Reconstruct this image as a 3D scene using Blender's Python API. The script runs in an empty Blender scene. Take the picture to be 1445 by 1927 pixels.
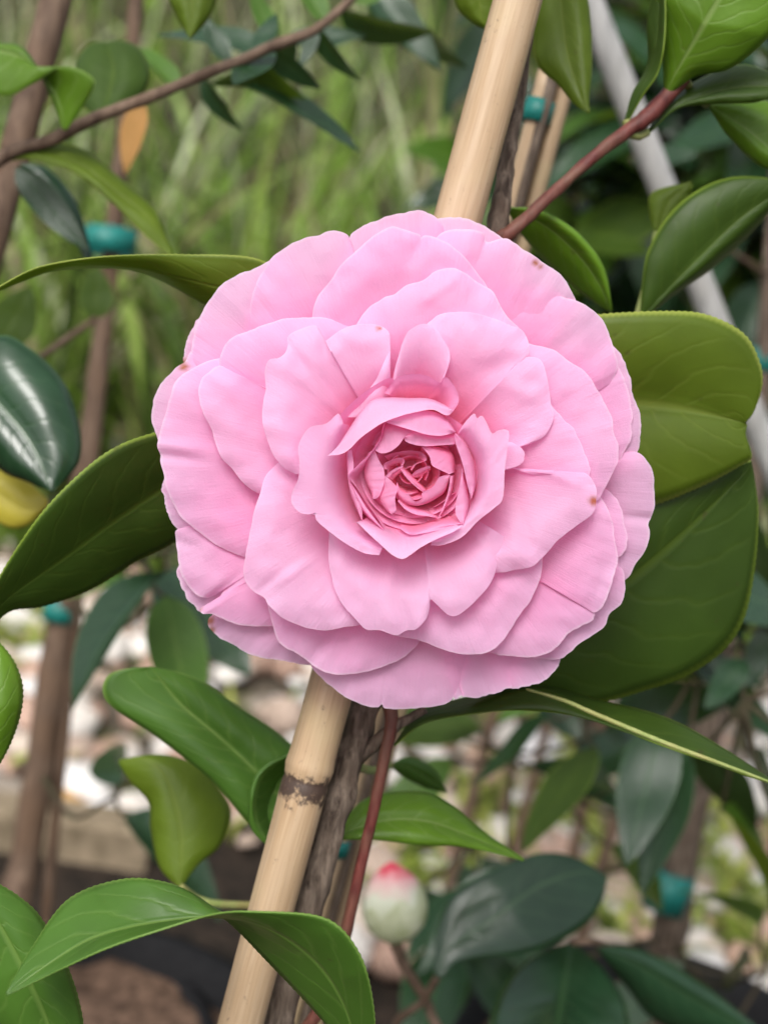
import bpy, math, random
import numpy as np
from mathutils import Vector, Matrix, noise, Quaternion
R = math.radians
random.seed(7)
sc = bpy.context.scene
col = sc.collection

# ------------------------------------------------------------------ camera
PITCH, ROLL, CAMH, FOC, D0 = R(17), R(8), 0.75, 49.7, 0.30
fwd = Vector((0, math.cos(PITCH), -math.sin(PITCH)))
r0 = Vector((1, 0, 0)); u0 = r0.cross(fwd)
cr = r0*math.cos(ROLL) + u0*math.sin(ROLL)
cu = -r0*math.sin(ROLL) + u0*math.cos(ROLL)
CP = Vector((0, 0, CAMH))
cam = bpy.data.cameras.new('camera'); camo = bpy.data.objects.new('camera', cam); col.objects.link(camo)
M = Matrix((cr, cu, -fwd)).transposed().to_4x4(); M.translation = CP
camo.matrix_world = M
cam.sensor_fit = 'VERTICAL'; cam.sensor_height = 36; cam.sensor_width = 27; cam.lens = FOC
cam.clip_start = 0.01; cam.clip_end = 400
cam.dof.use_dof = True; cam.dof.focus_distance = 0.302; cam.dof.aperture_fstop = 12.0; cam.dof.aperture_blades = 0
sc.camera = camo

# ------------------------------------------------------------------ sky, sun, exposure
SUN_EL, SUN_AZ = R(52), R(198)          # azimuth measured clockwise from +Y; sun stands behind the camera, a little left
w = bpy.data.worlds.new('World'); sc.world = w; w.use_nodes = True
nt = w.node_tree; bg = nt.nodes['Background']
sky = nt.nodes.new('ShaderNodeTexSky'); sky.sky_type = 'NISHITA'; sky.sun_disc = False
sky.sun_elevation = SUN_EL; sky.sun_rotation = SUN_AZ; sky.dust_density = 5.0; sky.air_density = 1.0; sky.ozone_density = 1.0
hs = nt.nodes.new('ShaderNodeHueSaturation'); hs.inputs['Saturation'].default_value = 0.35      # thin white overcast
nt.links.new(sky.outputs[0], hs.inputs['Color']); nt.links.new(hs.outputs[0], bg.inputs[0]); bg.inputs[1].default_value = 0.15
sl = bpy.data.lights.new('sun', 'SUN'); sl.energy = 1.5; sl.angle = R(28); sl.color = (1.0, 0.98, 0.95)
so = bpy.data.objects.new('sun', sl); col.objects.link(so)
sd = Vector((math.sin(SUN_AZ)*math.cos(SUN_EL), math.cos(SUN_AZ)*math.cos(SUN_EL), math.sin(SUN_EL)))
so.rotation_euler = sd.to_track_quat('Z', 'Y').to_euler(); so.location = (0, 0, 5)
vs = sc.view_settings; vs.view_transform = 'Standard'; vs.look = 'None'; vs.gamma = 1; vs.use_curve_mapping = False
vs.exposure = 0.50
sc.cycles.use_denoising = True
sc.cycles.max_bounces = 20; sc.cycles.diffuse_bounces = 16; sc.cycles.glossy_bounces = 3; sc.cycles.transmission_bounces = 6
sc.cycles.sample_clamp_indirect = 8

# ------------------------------------------------------------------ helpers
IW, IH = 1445.0, 1927.0
KY = 36/FOC/IH                    # tangent per pixel
def P(px, py, d):
    "photo pixel at depth d (metres along the view axis) -> world"
    return CP + fwd*d + cr*((px-IW/2)*KY*d) + cu*(-(py-IH/2)*KY*d)
def G(px, py, h=0.0):
    "photo pixel -> where its ray meets the level h"
    v = P(px, py, 1.0) - CP
    return CP + v*((h-CP.z)/v.z)

def tag(o, label=None, cat=None, group=None, kind=None):
    if label: o['label'] = label
    if cat: o['category'] = cat
    if group: o['group'] = group
    if kind: o['kind'] = kind
    return o
def empty(name, loc):
    o = bpy.data.objects.new(name, None); o.location = loc; o.empty_display_size = .02
    col.objects.link(o); return o
def parent_keep(o, p):
    if p is not None:
        o.parent = p
        o.matrix_parent_inverse = world_of(p).inverted()
def world_of(o):
    m = o.matrix_basis.copy()
    if o.parent: m = world_of(o.parent) @ o.matrix_parent_inverse @ m
    return m
def mesh_obj(name, verts, faces, mat, parent=None, smooth=True, uvs=None):
    me = bpy.data.meshes.new(name)
    me.from_pydata([tuple(v) for v in verts], [], faces)
    if smooth: me.polygons.foreach_set('use_smooth', [True]*len(me.polygons))
    if uvs is not None:
        ul = me.uv_layers.new(name='UVMap')
        idx = np.zeros(len(me.loops), dtype=np.int32); me.loops.foreach_get('vertex_index', idx)
        ul.data.foreach_set('uv', np.asarray(uvs, dtype=np.float32)[idx].ravel())
    if mat: me.materials.append(mat)
    me.update()
    o = bpy.data.objects.new(name, me); col.objects.link(o)
    parent_keep(o, parent)
    return o
def spline(pts, n, closed=False):
    "Catmull-Rom through pts, resampled to n points evenly by length"
    p = np.array(pts, dtype=float)
    if len(p) == 2:
        t = np.linspace(0, 1, n)[:, None]; return p[0]*(1-t)+p[1]*t
    e = np.vstack([2*p[0]-p[1], p, 2*p[-1]-p[-2]])
    out = []
    for i in range(len(p)-1):
        a, b, c, d = e[i], e[i+1], e[i+2], e[i+3]
        t = np.linspace(0, 1, 14, endpoint=False)[:, None]
        out.append(.5*((2*b)+(-a+c)*t+(2*a-5*b+4*c-d)*t**2+(-a+3*b-3*c+d)*t**3))
    out = np.vstack(out+[p[-1:]])
    L = np.concatenate([[0], np.cumsum(np.linalg.norm(np.diff(out, axis=0), axis=1))])
    s = np.linspace(0, L[-1], n)
    return np.stack([np.interp(s, L, out[:, k]) for k in range(out.shape[1])], 1)
def param(pts, n):
    "Catmull-Rom with the parameter evenly spread over the points"
    p = np.array(pts, dtype=float); m = len(p)
    e = np.vstack([2*p[0]-p[1], p, 2*p[-1]-p[-2]])
    s = np.linspace(0, m-1, n); i = np.minimum(s.astype(int), m-2); t = (s-i)[:, None]
    a, b, c, d = e[i], e[i+1], e[i+2], e[i+3]
    return .5*((2*b)+(-a+c)*t+(2*a-5*b+4*c-d)*t**2+(-a+3*b-3*c+d)*t**3)
def grid_faces(nr, nc, off=0):
    return [(off+r*nc+c, off+r*nc+c+1, off+(r+1)*nc+c+1, off+(r+1)*nc+c) for r in range(nr-1) for c in range(nc-1)]
def tube_geo(pts, rad, seg=10, n=None, wob=0.0, seed=0, cap=True):
    pts = [Vector(p) for p in pts]
    if n:
        ra = np.array(rad if hasattr(rad, '__len__') else [rad]*len(pts), dtype=float)
        a = np.hstack([np.array([tuple(p) for p in pts]), ra[:, None]*1.0])
        a = param(a, n); pts = [Vector(x[:3]) for x in a]; rad = a[:, 3]
    elif not hasattr(rad, '__len__'): rad = [rad]*len(pts)
    vs_, fs = [], []
    t0 = (pts[1]-pts[0]).normalized()
    nrm = t0.orthogonal().normalized()
    for i, p in enumerate(pts):
        t = (pts[min(i+1, len(pts)-1)]-pts[max(i-1, 0)]).normalized()
        nrm = (nrm - t*nrm.dot(t)).normalized(); b = t.cross(nrm)
        for k in range(seg):
            a = 2*math.pi*k/seg
            rr = rad[i]*(1+wob*noise.noise(Vector((math.cos(a)*1.5+seed*7.1, math.sin(a)*1.5, i*.35))))
            vs_.append(p+nrm*math.cos(a)*rr+b*math.sin(a)*rr)
    for i in range(len(pts)-1):
        for k in range(seg):
            fs.append((i*seg+k, i*seg+(k+1) % seg, (i+1)*seg+(k+1) % seg, (i+1)*seg+k))
    if cap:
        fs.append(tuple(range(seg-1, -1, -1))); fs.append(tuple((len(pts)-1)*seg+k for k in range(seg)))
    return vs_, fs
def tube(name, pts, rad, mat, parent=None, **kw):
    v, f = tube_geo(pts, rad, **kw)
    seg = kw.get('seg', 10); n = len(v)//seg
    uv = [((i % seg)/seg, i//seg/max(1, n-1)) for i in range(len(v))]
    return mesh_obj(name, v, f, mat, parent, uvs=uv)

# ------------------------------------------------------------------ materials
class NB:
    def __init__(s, name):
        s.m = bpy.data.materials.new(name); s.m.use_nodes = True; s.t = s.m.node_tree
        s.t.nodes.clear(); s.out = s.n('OutputMaterial')
    def n(s, k, **kw):
        x = s.t.nodes.new('ShaderNode'+k)
        for a, b in kw.items(): setattr(x, a, b)
        return x
    def l(s, a, b): s.t.links.new(a, b)
    def set(s, sock, v):
        if hasattr(v, 'is_output') or isinstance(v, bpy.types.NodeSocket): s.l(v, sock)
        else: sock.default_value = v
    def math(s, op, a, b=0.0, c=0.0, clamp=False):
        x = s.n('Math', operation=op); x.use_clamp = clamp
        s.set(x.inputs[0], a); s.set(x.inputs[1], b); s.set(x.inputs[2], c); return x.outputs[0]
    def noise(s, vec, scale, detail=3, rough=.5, out=0):
        x = s.n('TexNoise'); s.l(vec, x.inputs['Vector']); x.inputs['Scale'].default_value = scale
        x.inputs['Detail'].default_value = detail; x.inputs['Roughness'].default_value = rough; return x.outputs[out]
    def ramp(s, fac, stops, interp='LINEAR'):
        x = s.n('ValToRGB'); x.color_ramp.interpolation = interp; e = x.color_ramp.elements
        while len(e) < len(stops): e.new(.5)
        for i, (p, c) in enumerate(stops):
            e[i].position = p; e[i].color = (*c, 1) if hasattr(c, '__len__') else (c, c, c, 1)
        s.set(x.inputs[0], fac); return x.outputs[0]
    def mix(s, fac, a, b, mode='MIX'):
        x = s.n('Mix', data_type='RGBA', blend_type=mode)
        s.set(x.inputs[0], fac)
        for k, v in ((6, a), (7, b)):
            if isinstance(v, tuple) and len(v) == 3: v = (*v, 1)
            s.set(x.inputs[k], v)
        return x.outputs[2]
    def mapping(s, vec, scale=(1, 1, 1)):
        x = s.n('Mapping'); s.l(vec, x.inputs[0]); x.inputs['Scale'].default_value = scale; return x.outputs[0]
    def bump(s, h, strength=.3, dist=.001):
        x = s.n('Bump'); x.inputs['Strength'].default_value = strength; x.inputs['Distance'].default_value = dist
        s.l(h, x.inputs['Height']); return x.outputs[0]
    def principled(s, base, rough=.5, normal=None, spec=.5, **kw):
        x = s.n('BsdfPrincipled')
        if isinstance(base, tuple): base = (*base, 1)
        s.set(x.inputs['Base Color'], base); s.set(x.inputs['Roughness'], rough)
        s.set(x.inputs['Specular IOR Level'], spec)
        if normal is not None: s.l(normal, x.inputs['Normal'])
        for k, v in kw.items(): s.set(x.inputs[k.replace('_', ' ')], v)
        return x.outputs[0]
    def translucent(s, color, normal=None):
        x = s.n('BsdfTranslucent'); s.set(x.inputs[0], (*color, 1) if isinstance(color, tuple) else color)
        if normal is not None: s.l(normal, x.inputs['Normal'])
        return x.outputs[0]
    def mixsh(s, fac, a, b):
        x = s.n('MixShader'); s.set(x.inputs[0], fac); s.l(a, x.inputs[1]); s.l(b, x.inputs[2]); return x.outputs[0]
    def done(s, sh): s.l(sh, s.out.inputs['Surface']); return s.m

def petal_material():
    b = NB('petal'); tc = b.n('TexCoord'); uv = tc.outputs['UV']; ob = tc.outputs['Object']
    sx = b.n('SeparateXYZ'); b.l(uv, sx.inputs[0]); v = sx.outputs[1]
    oi = b.n('ObjectInfo')
    base = b.ramp(v, [(0.0, (.90, .09, .19)), (.25, (.88, .22, .38)), (.50, (.86, .34, .585)), (.80, (.86, .42, .69)), (.985, (.88, .54, .80)), (1.0, (.94, .78, .92))])
    fib = b.noise(b.mapping(uv, (60, 3.0, 1)), 1.6, 5, .68)
    spk = b.noise(ob, 2600, 2, .6)
    blot = b.noise(ob, 70, 3, .5)
    c = b.mix(b.math('MULTIPLY', b.ramp(fib, [(.35, 0.), (.68, 1.)]), .22), base, (.84, .34, .60))
    c = b.mix(b.math('MULTIPLY', b.ramp(blot, [(.35, 0.), (.7, 1.)]), .28), c, (.89, .62, .82))
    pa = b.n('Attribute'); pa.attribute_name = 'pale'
    c = b.mix(b.math('MULTIPLY', pa.outputs['Fac'], b.ramp(v, [(.3, 0.), (.75, .62)])), c, (.89, .66, .89))  # front petals paler: petal tint plus frontal light put into the colour
    c = b.mix(b.math('MULTIPLY', oi.outputs['Random'], .20), c, (.88, .46, .72))
    br = b.n('AttributeVertexColor') if False else b.n('Attribute'); 
    br.attribute_name = 'scorch'
    c = b.mix(br.outputs['Fac'], c, (.42, .14, .03))
    h = b.math('ADD', b.math('MULTIPLY', fib, .8), b.math('MULTIPLY', spk, .35))
    h = b.math('ADD', h, b.math('MULTIPLY', b.noise(ob, 420, 3, .55), .9))
    nrm = b.bump(h, .34, .0005)
    pr = b.principled(c, .50, nrm, .28, Sheen_Weight=.15, Sheen_Roughness=.4)
    tr = b.translucent(b.mix(.45, c, (.93, .30, .50)), nrm)
    return b.done(b.mixsh(.52, pr, tr))

def leaf_material(name, top, under, gloss=.28, vein=(.16, .24, .06), trans=.22, spec=.5, veinamt=.55, nveins=8.0):
    "u runs across the blade (0.5 on the midrib), v from stalk to tip"
    b = NB(name); tc = b.n('TexCoord'); uv = tc.outputs['UV']; ob = tc.outputs['Object']
    sx = b.n('SeparateXYZ'); b.l(uv, sx.inputs[0])
    a = b.math('ABSOLUTE', b.math('SUBTRACT', sx.outputs[0], .5)); v = sx.outputs[1]     # 0 midrib .. .5 edge
    wob = b.math('MULTIPLY', b.noise(b.mapping(uv, (3, 3, 1)), 2.0, 2), .10)
    ph = b.math('FRACT', b.math('MULTIPLY', b.math('ADD', b.math('SUBTRACT', v, b.math('MULTIPLY', b.math('POWER', a, 1.3), .62)), wob), nveins))
    dv = b.math('ABSOLUTE', b.math('SUBTRACT', ph, .5))
    lat = b.ramp(dv, [(0.0, 1.0), (.05, .55), (.13, 0.0)])
    lat = b.math('MULTIPLY', lat, b.ramp(a, [(0.0, 1.0), (.38, .6), (.46, 0.0)]))
    mid = b.ramp(a, [(0.0, 1.0), (.012, .9), (.035, 0.0)])
    vn = b.math('MAXIMUM', b.math('MULTIPLY', lat, .45), mid)
    oi = b.n('ObjectInfo')
    ns = b.noise(ob, 45, 4, .55); ns2 = b.noise(ob, 900, 2, .5)
    top2 = tuple(min(1, x*1.7) for x in top)
    c = b.mix(b.ramp(ns, [(.38, 0.), (.68, .6)]), top, top2)
    c = b.mix(b.math('MULTIPLY', oi.outputs['Random'], .35), c, tuple(x*.6 for x in top))
    und = b.mix(b.ramp(ns, [(.38, 0.), (.68, .5)]), under, tuple(min(1, x*1.35) for x in under))
    geo = b.n('NewGeometry')
    c = b.mix(geo.outputs['Backfacing'], c, und)
    c = b.mix(b.math('MULTIPLY', vn, veinamt), c, vein)
    edge = b.ramp(a, [(.470, 0.), (.495, .75)])
    c = b.mix(b.math('MULTIPLY', edge, .6), c, tuple(min(1, x*1.6) for x in vein))
    spots = b.ramp(b.noise(ob, 260, 2, .5), [(.72, 0.), (.76, 1.)])
    c = b.mix(b.math('MULTIPLY', spots, .45), c, (.05, .035, .015))
    h = b.math('SUBTRACT', b.math('ADD', b.math('MULTIPLY', ns, .6), b.math('MULTIPLY', ns2, .10)), b.math('MULTIPLY', vn, .55))
    nrm = b.bump(h, .45, .0007)
    rg = b.math('ADD', b.math('MULTIPLY', ns, .16), gloss-.06)
    rg = b.math('ADD', rg, b.math('MULTIPLY', geo.outputs['Backfacing'], .30))
    spec = b.math('MULTIPLY', b.math('SUBTRACT', 1.0, b.math('MULTIPLY', geo.outputs['Backfacing'], .65)), spec)
    pr = b.principled(c, rg, nrm, spec)
    tr = b.translucent(b.mix(.6, c, (.30, .48, .02)), nrm)
    return b.done(b.mixsh(trans, pr, tr))

def bark_material(name, c1, c2, c3, scale=400, rough=.75, stretch=(1, 1, .18), bumpd=.0008):
    b = NB(name); tc = b.n('TexCoord'); ob = tc.outputs['Object']
    m = b.mapping(ob, stretch)
    n1 = b.noise(m, scale, 5, .65); n2 = b.noise(ob, scale*.16, 3, .5)
    c = b.mix(b.ramp(n1, [(.36, 0.), (.66, 1.)]), c1, c2)
    c = b.mix(b.ramp(n2, [(.42, 0.), (.66, .85)]), c, c3)
    return b.done(b.principled(c, rough, b.bump(n1, .6, bumpd), .3))

def bamboo_material():
    b = NB('bamboo'); tc = b.n('TexCoord'); uv = tc.outputs['UV']; ob = tc.outputs['Object']
    f = b.noise(b.mapping(uv, (60, 5, 1)), 1.0, 5, .6)
    l = b.noise(b.mapping(uv, (9, 3, 1)), 1.0, 3, .5)
    bl = b.noise(ob, 60, 3, .5)
    c = b.mix(b.ramp(f, [(.3, 0.), (.7, 1.)]), (.34, .225, .125), (.46, .33, .205))
    c = b.mix(b.ramp(l, [(.45, 0.), (.75, .7)]), c, (.50, .38, .26))
    c = b.mix(b.ramp(bl, [(.55, 0.), (.75, .45)]), c, (.46, .37, .20))
    sp = b.ramp(b.noise(b.mapping(uv, (26, 22, 1)), 1.0, 4, .6), [(.69, 0.), (.75, 1.)])
    c = b.mix(b.math('MULTIPLY', sp, .55), c, (.10, .06, .035))
    nd = b.n('Attribute'); nd.attribute_name = 'soot'
    so_ = b.math('MULTIPLY', b.math('ADD', nd.outputs['Fac'], b.math('SUBTRACT', b.math('MULTIPLY', b.noise(ob, 330, 5, .75), 3.2), 2.02)), 2.5, clamp=True)
    str_ = b.ramp(b.noise(b.mapping(uv, (7, 1.2, 1)), 1.0, 4, .6), [(.56, 0.), (.70, 1.)])
    c = b.mix(b.math('MULTIPLY', str_, .5), c, (.20, .15, .10))
    c = b.mix(b.math('MULTIPLY', so_, .93), c, (.035, .02, .018))
    return b.done(b.principled(c, .46, b.bump(f, .25, .0005), .4))

MAT = {}
MAT['petal'] = petal_material()
MAT['leaf_olive'] = leaf_material('leaf_olive', (.10, .15, .012), (.36, .37, .05), .45, (.38, .42, .10), .40, .30, .16)
MAT['leaf_dark'] = leaf_material('leaf_dark', (.036, .068, .009), (.18, .26, .018), .42, (.24, .33, .04), .28, .28, .12)
MAT['leaf_green'] = leaf_material('leaf_green', (.060, .140, .018), (.15, .21, .022), .40, (.20, .31, .07), .32, .40, .5)
MAT['leaf_bright'] = leaf_material('leaf_bright', (.10, .20, .013), (.17, .25, .02), .38, (.28, .38, .12), .36, .4, .6)
MAT['leaf_gloss'] = leaf_material('leaf_gloss', (.013, .040, .016), (.030, .055, .018), .20, (.06, .12, .05), .10, .60, .5)
MAT['leaf_yellow'] = leaf_material('leaf_yellow', (.50, .42, .05), (.50, .42, .06), .4, (.55, .50, .12), .3, .4, .3)
MAT['leaf_brown'] = leaf_material('leaf_brown', (.42, .22, .08), (.42, .24, .10), .6, (.30, .16, .06), .2, .2, .3)
MAT['bamboo'] = bamboo_material()
MAT['bark'] = bark_material('bark', (.035, .022, .015), (.22, .17, .13), (.10, .07, .05), 520, .8, (1, 1, .08), .0016)
MAT['bark_brown'] = bark_material('bark_brown', (.07, .042, .028), (.17, .115, .08), (.13, .08, .05), 250)
MAT['stem_red'] = bark_material('stem_red', (.075, .016, .014), (.16, .042, .034), (.15, .075, .05), 500, .5)
MAT['stem_dark'] = bark_material('stem_dark', (.03, .03, .014), (.07, .06, .03), (.06, .04, .025), 300, .7)
MAT['stem_green'] = bark_material('stem_green', (.20, .26, .07), (.30, .33, .12), (.26, .22, .08), 500, .5)

# ------------------------------------------------------------------ the setting: ground with a bank, sky is the world
def ground_z(x, y):
    t = max(0.0, min(1.0, (y-2.3)/9.0)); return 3.6*t*t*(3-2*t)
def build_ground():
    ys = [-60, -20, -8, -3, -1] + [i*.1 for i in range(0, 140)] + [14, 16, 20, 30, 60, 150, 300]
    xs = [-200, -60, -20, -10, -6] + [i*.2 for i in range(-24, 25)] + [6, 10, 20, 60, 200]
    vs_ = []
    for y in ys:
        for x in xs:
            z = ground_z(x, y)
            if abs(x) < 6 and -1 < y < 14: z += .018*noise.noise(Vector((x*3, y*3, 0))) - .012
            vs_.append((x, y, z))
    b = NB('ground'); tc = b.n('TexCoord'); ob = tc.outputs['Object']
    n1 = b.noise(ob, 6, 6, .65); n2 = b.noise(ob, 60, 4, .6)
    sx = b.n('SeparateXYZ'); b.l(ob, sx.inputs[0])
    soil = b.mix(b.ramp(n2, [(.35, 0.), (.68, 1.)]), (.010, .008, .006), (.040, .028, .020))
    grit = b.mix(b.ramp(n2, [(.35, 0.), (.62, 1.)]), (.05, .04, .028), (.16, .13, .10))
    grass = b.mix(b.ramp(n2, [(.35, 0.), (.68, 1.)]), (.02, .022, .010), (.08, .075, .04))
    yy = b.math('ADD', sx.outputs[1], b.math('MULTIPLY', b.math('SUBTRACT', n1, .5), .5))
    c = b.mix(b.ramp(yy, [(.0, 0.), (1.0, 1.)]), soil, soil)
    x1 = b.math('GREATER_THAN', sx.outputs[1], 1.30); x2 = b.n('MapRange'); b.l(yy, x2.inputs[0]); x2.inputs[1].default_value = 2.5; x2.inputs[2].default_value = 2.9
    c = b.mix(x1, soil, grit)
    gm = b.math('MULTIPLY', b.ramp(n1, [(.50, 0.), (.60, 1.)]), x1)
    c = b.mix(b.math('MULTIPLY', gm, .7), c, (.16, .20, .05))
    c = b.mix(x2.outputs[0], c, grass)
    m = b.done(b.principled(c, .9, b.bump(n2, .8, .01), .2))
    o = mesh_obj('ground', vs_, grid_faces(len(ys), len(xs)), m)
    tag(o, 'brown soil and gravelly ground rising to a grassy bank', kind='structure')
build_ground()

# ------------------------------------------------------------------ the camellia plant with the pink flower
plant = empty('camellia_plant', P(330, 2300, .37))
tag(plant, 'camellia plant with a large open pink flower, tied to the bamboo stake', 'plant')

QS = {1: (270, 380, 500/1445), 2: (740, 380, 500/1445), 3: (270, 850, 500/1445), 4: (740, 850, 500/1445), 5: (540, 700, 440/1445)}
def Q(*chunks):
    "points read off enlarged parts of the photograph -> photo pixels"
    out = []
    for k, pts in chunks:
        ox, oy, s = QS[k]
        out += [(ox+x*s, oy+y*s) for x, y in pts]
    return out
FC = (775.0, 893.0)
def FP(px, py, z):                 # z in millimetres towards the viewer from the flower's plane
    return P(px, py, D0 - z*.00085)

# receptacle and calyx behind the petals: the flower's own mesh
def build_flower_core():
    a0 = FP(FC[0], FC[1], -20); ax = (FP(FC[0], FC[1], 0)-a0).normalized()
    s1 = ax.orthogonal().normalized(); s2 = ax.cross(s1)
    prof = [(-16, 2.0), (-14, 4.5), (-10, 9), (-6, 13), (2, 16), (8, 15), (11, 10), (12, 5), (12.5, 0.4)]
    vs_ = []; ns = 20
    for z, r in prof:
        for k in range(ns):
            a = 2*math.pi*k/ns; rr = r*.001*(1+.08*math.sin(5*a))
            vs_.append(a0+ax*(z*.001)+s1*math.cos(a)*rr+s2*math.sin(a)*rr)
    fs = [(i*ns+k, i*ns+(k+1) % ns, (i+1)*ns+(k+1) % ns, (i+1)*ns+k) for i in range(len(prof)-1) for k in range(ns)]
    o = mesh_obj('flower', vs_, fs, MAT['petal'], plant)
    o['label'] = 'large pink double flower with a rolled rosette in its middle'
    return o
flower = build_flower_core()

def finish_petal(X, Y, Z, UV, scorch, nr, nc, pale=0.0):
    verts = [FP(X[i], Y[i], Z[i]) for i in range(len(X))]
    o = mesh_obj('petal', verts, grid_faces(nr, nc), MAT['petal'], flower, uvs=UV)
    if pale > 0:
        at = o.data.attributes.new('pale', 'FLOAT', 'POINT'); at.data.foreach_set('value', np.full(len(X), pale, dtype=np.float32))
    if scorch:
        at = o.data.attributes.new('scorch', 'FLOAT', 'POINT')
        val = np.zeros(len(X))
        for (sx, sy, r) in scorch:
            d = np.hypot(X-sx, Y-sy)/r
            val = np.maximum(val, np.clip(1.5-d*1.5, 0, 1))
        at.data.foreach_set('value', val.astype(np.float32))
    return o
def nz(a, b, c): return noise.noise(Vector((a, b, c)))
pid = [0]
def petal(rim, zr, depth=15, tuck=1.5, roll=1.2, bf=.22, bw=70, amp=1.0, p=2.2, cup=0.0, dents=(), scorch=(), NU=120, NV=34, rz=None):
    "fan of rows from a base near the flower's axis out to the traced rim"
    pid[0] += 1; sd_ = pid[0]*3.17
    rm = spline(rim, NU)
    cen = rm.mean(0); c = np.array(FC)
    base = c + (cen-c)*bf
    dirn = (cen-c)/np.linalg.norm(cen-c); side = np.array([-dirn[1], dirn[0]])
    if np.dot(rm[-1]-rm[0], side) < 0: side = -side
    us = np.linspace(0, 1, NU); k = 2*us-1
    brow = base + np.outer(k*bw, side)
    X, Y, Z, UV = [], [], [], []
    zrim = zr - tuck*np.abs(k)**4
    out_ = rm-base; out_ = out_/np.linalg.norm(out_, axis=1)[:, None]
    rag = np.array([3.4*nz(x*9+sd_, sd_, 0)+1.3*nz(x*26+sd_, sd_, 5) for x in us])
    if rz is not None: zrim = zrim + np.interp(us, np.linspace(0, 1, len(rz)), rz)
    for j in range(NV):
        t = (j/(NV-1))**.85
        xy = brow*(1-t)+rm*t+out_*(t**6)*rag[:, None]
        z = zr-depth + (zrim-(zr-depth))*(1-(1-t)**p)
        z = z - roll*max(0, (t-.72)/.28)**2.2 - cup*(1-k**2)*math.sin(math.pi*min(1, t))
        for i in range(NU):
            x_, y_ = xy[i]
            q_ = t**1.4
            dz = amp*q_*(1.1*nz(x_*.011+sd_, y_*.011, sd_)+.55*nz(x_*.03, y_*.03+sd_, sd_))
            # ruffles that run along the petal and grow towards the rim
            dz += amp*.45*t**4*nz(us[i]*9+sd_, t*1.2, sd_*2)
            dz += amp*.08*t*nz(us[i]*26+sd_, t*2.0, sd_*3)
            zz = z[i]+dz
            for (dx, dy, rx, ry, ang, h) in dents:
                ca, sa = math.cos(R(ang)), math.sin(R(ang))
                ex = ((x_-dx)*ca+(y_-dy)*sa)/rx; ey = (-(x_-dx)*sa+(y_-dy)*ca)/ry
                zz += .65*h*math.exp(-ex*ex-ey*ey)
            X.append(x_); Y.append(y_); Z.append(zz); UV.append((us[i], t))
    return finish_petal(np.array(X), np.array(Y), np.array(Z), UV, scorch, NV, NU, float(np.clip((zr+10)/8, 0, 1)))  # pale grows towards the viewer, painting in the frontal light
def loft(rows, amp=.35, NU=48, NV=26, v0=.0, v1=1.0, scorch=()):
    "rows from the free rim inwards: (points, z or list of z)"
    pid[0] += 1; sd_ = pid[0]*3.17
    rr = []
    for pts, z in rows:
        s = spline(pts, NU)
        zz = np.interp(np.linspace(0, 1, NU), np.linspace(0, 1, len(z)), z) if hasattr(z, '__len__') else np.full(NU, float(z))
        rr.append(np.hstack([s, zz[:, None]]))
    X, Y, Z, UV = [], [], [], []
    A = np.array(rr)
    G_ = np.array([param(A[:, i], NV) if len(rr) > 2 else param(np.vstack([A[0, i], (A[0, i]+A[1, i])/2, A[1, i]]), NV) for i in range(NU)])
    for j in range(NV):
        t = j/(NV-1)
        for i in range(NU):
            x_, y_, z_ = G_[i, j]
            dz = amp*(1-t)*(nz(x_*.02+sd_, y_*.02, sd_)+.6*nz(i*9/NU+sd_, t, sd_*2)+.2*nz(i*26/NU, t+sd_, 1))
            X.append(x_); Y.append(y_); Z.append(z_+dz); UV.append((i/(NU-1), v1+(v0-v1)*t))
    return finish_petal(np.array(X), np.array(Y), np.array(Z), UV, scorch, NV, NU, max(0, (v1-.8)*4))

# outermost petals, back to front
petal(Q((1, [(330, 600), (270, 680), (232, 780), (225, 880), (300, 920)])), -20, scorch=[(345, 688, 20)], amp=.4)
petal(Q((1, [(300, 720), (235, 860), (180, 900), (120, 960), (62, 1060), (45, 1150), (58, 1240), (90, 1310), (150, 1340)])), -17, scorch=[(346, 690, 12)], amp=.5)
petal(Q((3, [(420, 850), (362, 900), (355, 925), (362, 955), (400, 1000), (460, 1040), (560, 1090), (650, 1120), (760, 1140), (890, 1155), (980, 1130)])), -19, roll=3, scorch=[(394, 1168, 13), (400, 1185, 9)])
petal(Q((3, [(150, 100), (105, 180), (118, 270), (140, 350), (180, 412), (230, 450)])), -18, amp=.4)
petal(Q((3, [(240, 560), (183, 640), (195, 700), (230, 780), (280, 845), (310, 868), (380, 880)])), -19, amp=.4)
petal(Q((4, [(560, 1250), (640, 1288), (700, 1281), (800, 1255), (870, 1200), (908, 1125), (880, 1040)])), -18.5)
petal(Q((4, [(300, 1240), (330, 1340), (385, 1318), (378, 1338), (450, 1336), (520, 1325), (600, 1297), (660, 1270), (720, 1200)])), -17.8, roll=2)
petal(Q((3, [(890, 1100), (910, 1160), (960, 1220), (1040, 1290), (1120, 1345), (1200, 1382), (1270, 1390), (1297, 1368), (1312, 1392), (1380, 1402), (1445, 1400)]),
        (4, [(200, 1385), (290, 1362), (335, 1325), (380, 1240), (420, 1150)])), -16.6, roll=2.2)
petal(Q((4, [(1180, 560), (1225, 620), (1255, 650), (1263, 700), (1262, 760), (1240, 822), (1172, 880), (1150, 940), (1100, 990), (1030, 1030), (960, 1090), (910, 1122), (840, 1130), (760, 1120)])), -16)
petal(Q((4, [(1120, 200), (1180, 90), (1225, 40), (1270, 5), (1330, 5), (1380, 50), (1405, 120), (1412, 200), (1418, 300), (1400, 360), (1388, 400), (1395, 450), (1370, 540), (1320, 610), (1270, 690), (1200, 740)])), -17,
      dents=[(740+1380*.346, 850+365*.346, 60, 9, 5, -1.6)])
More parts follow.
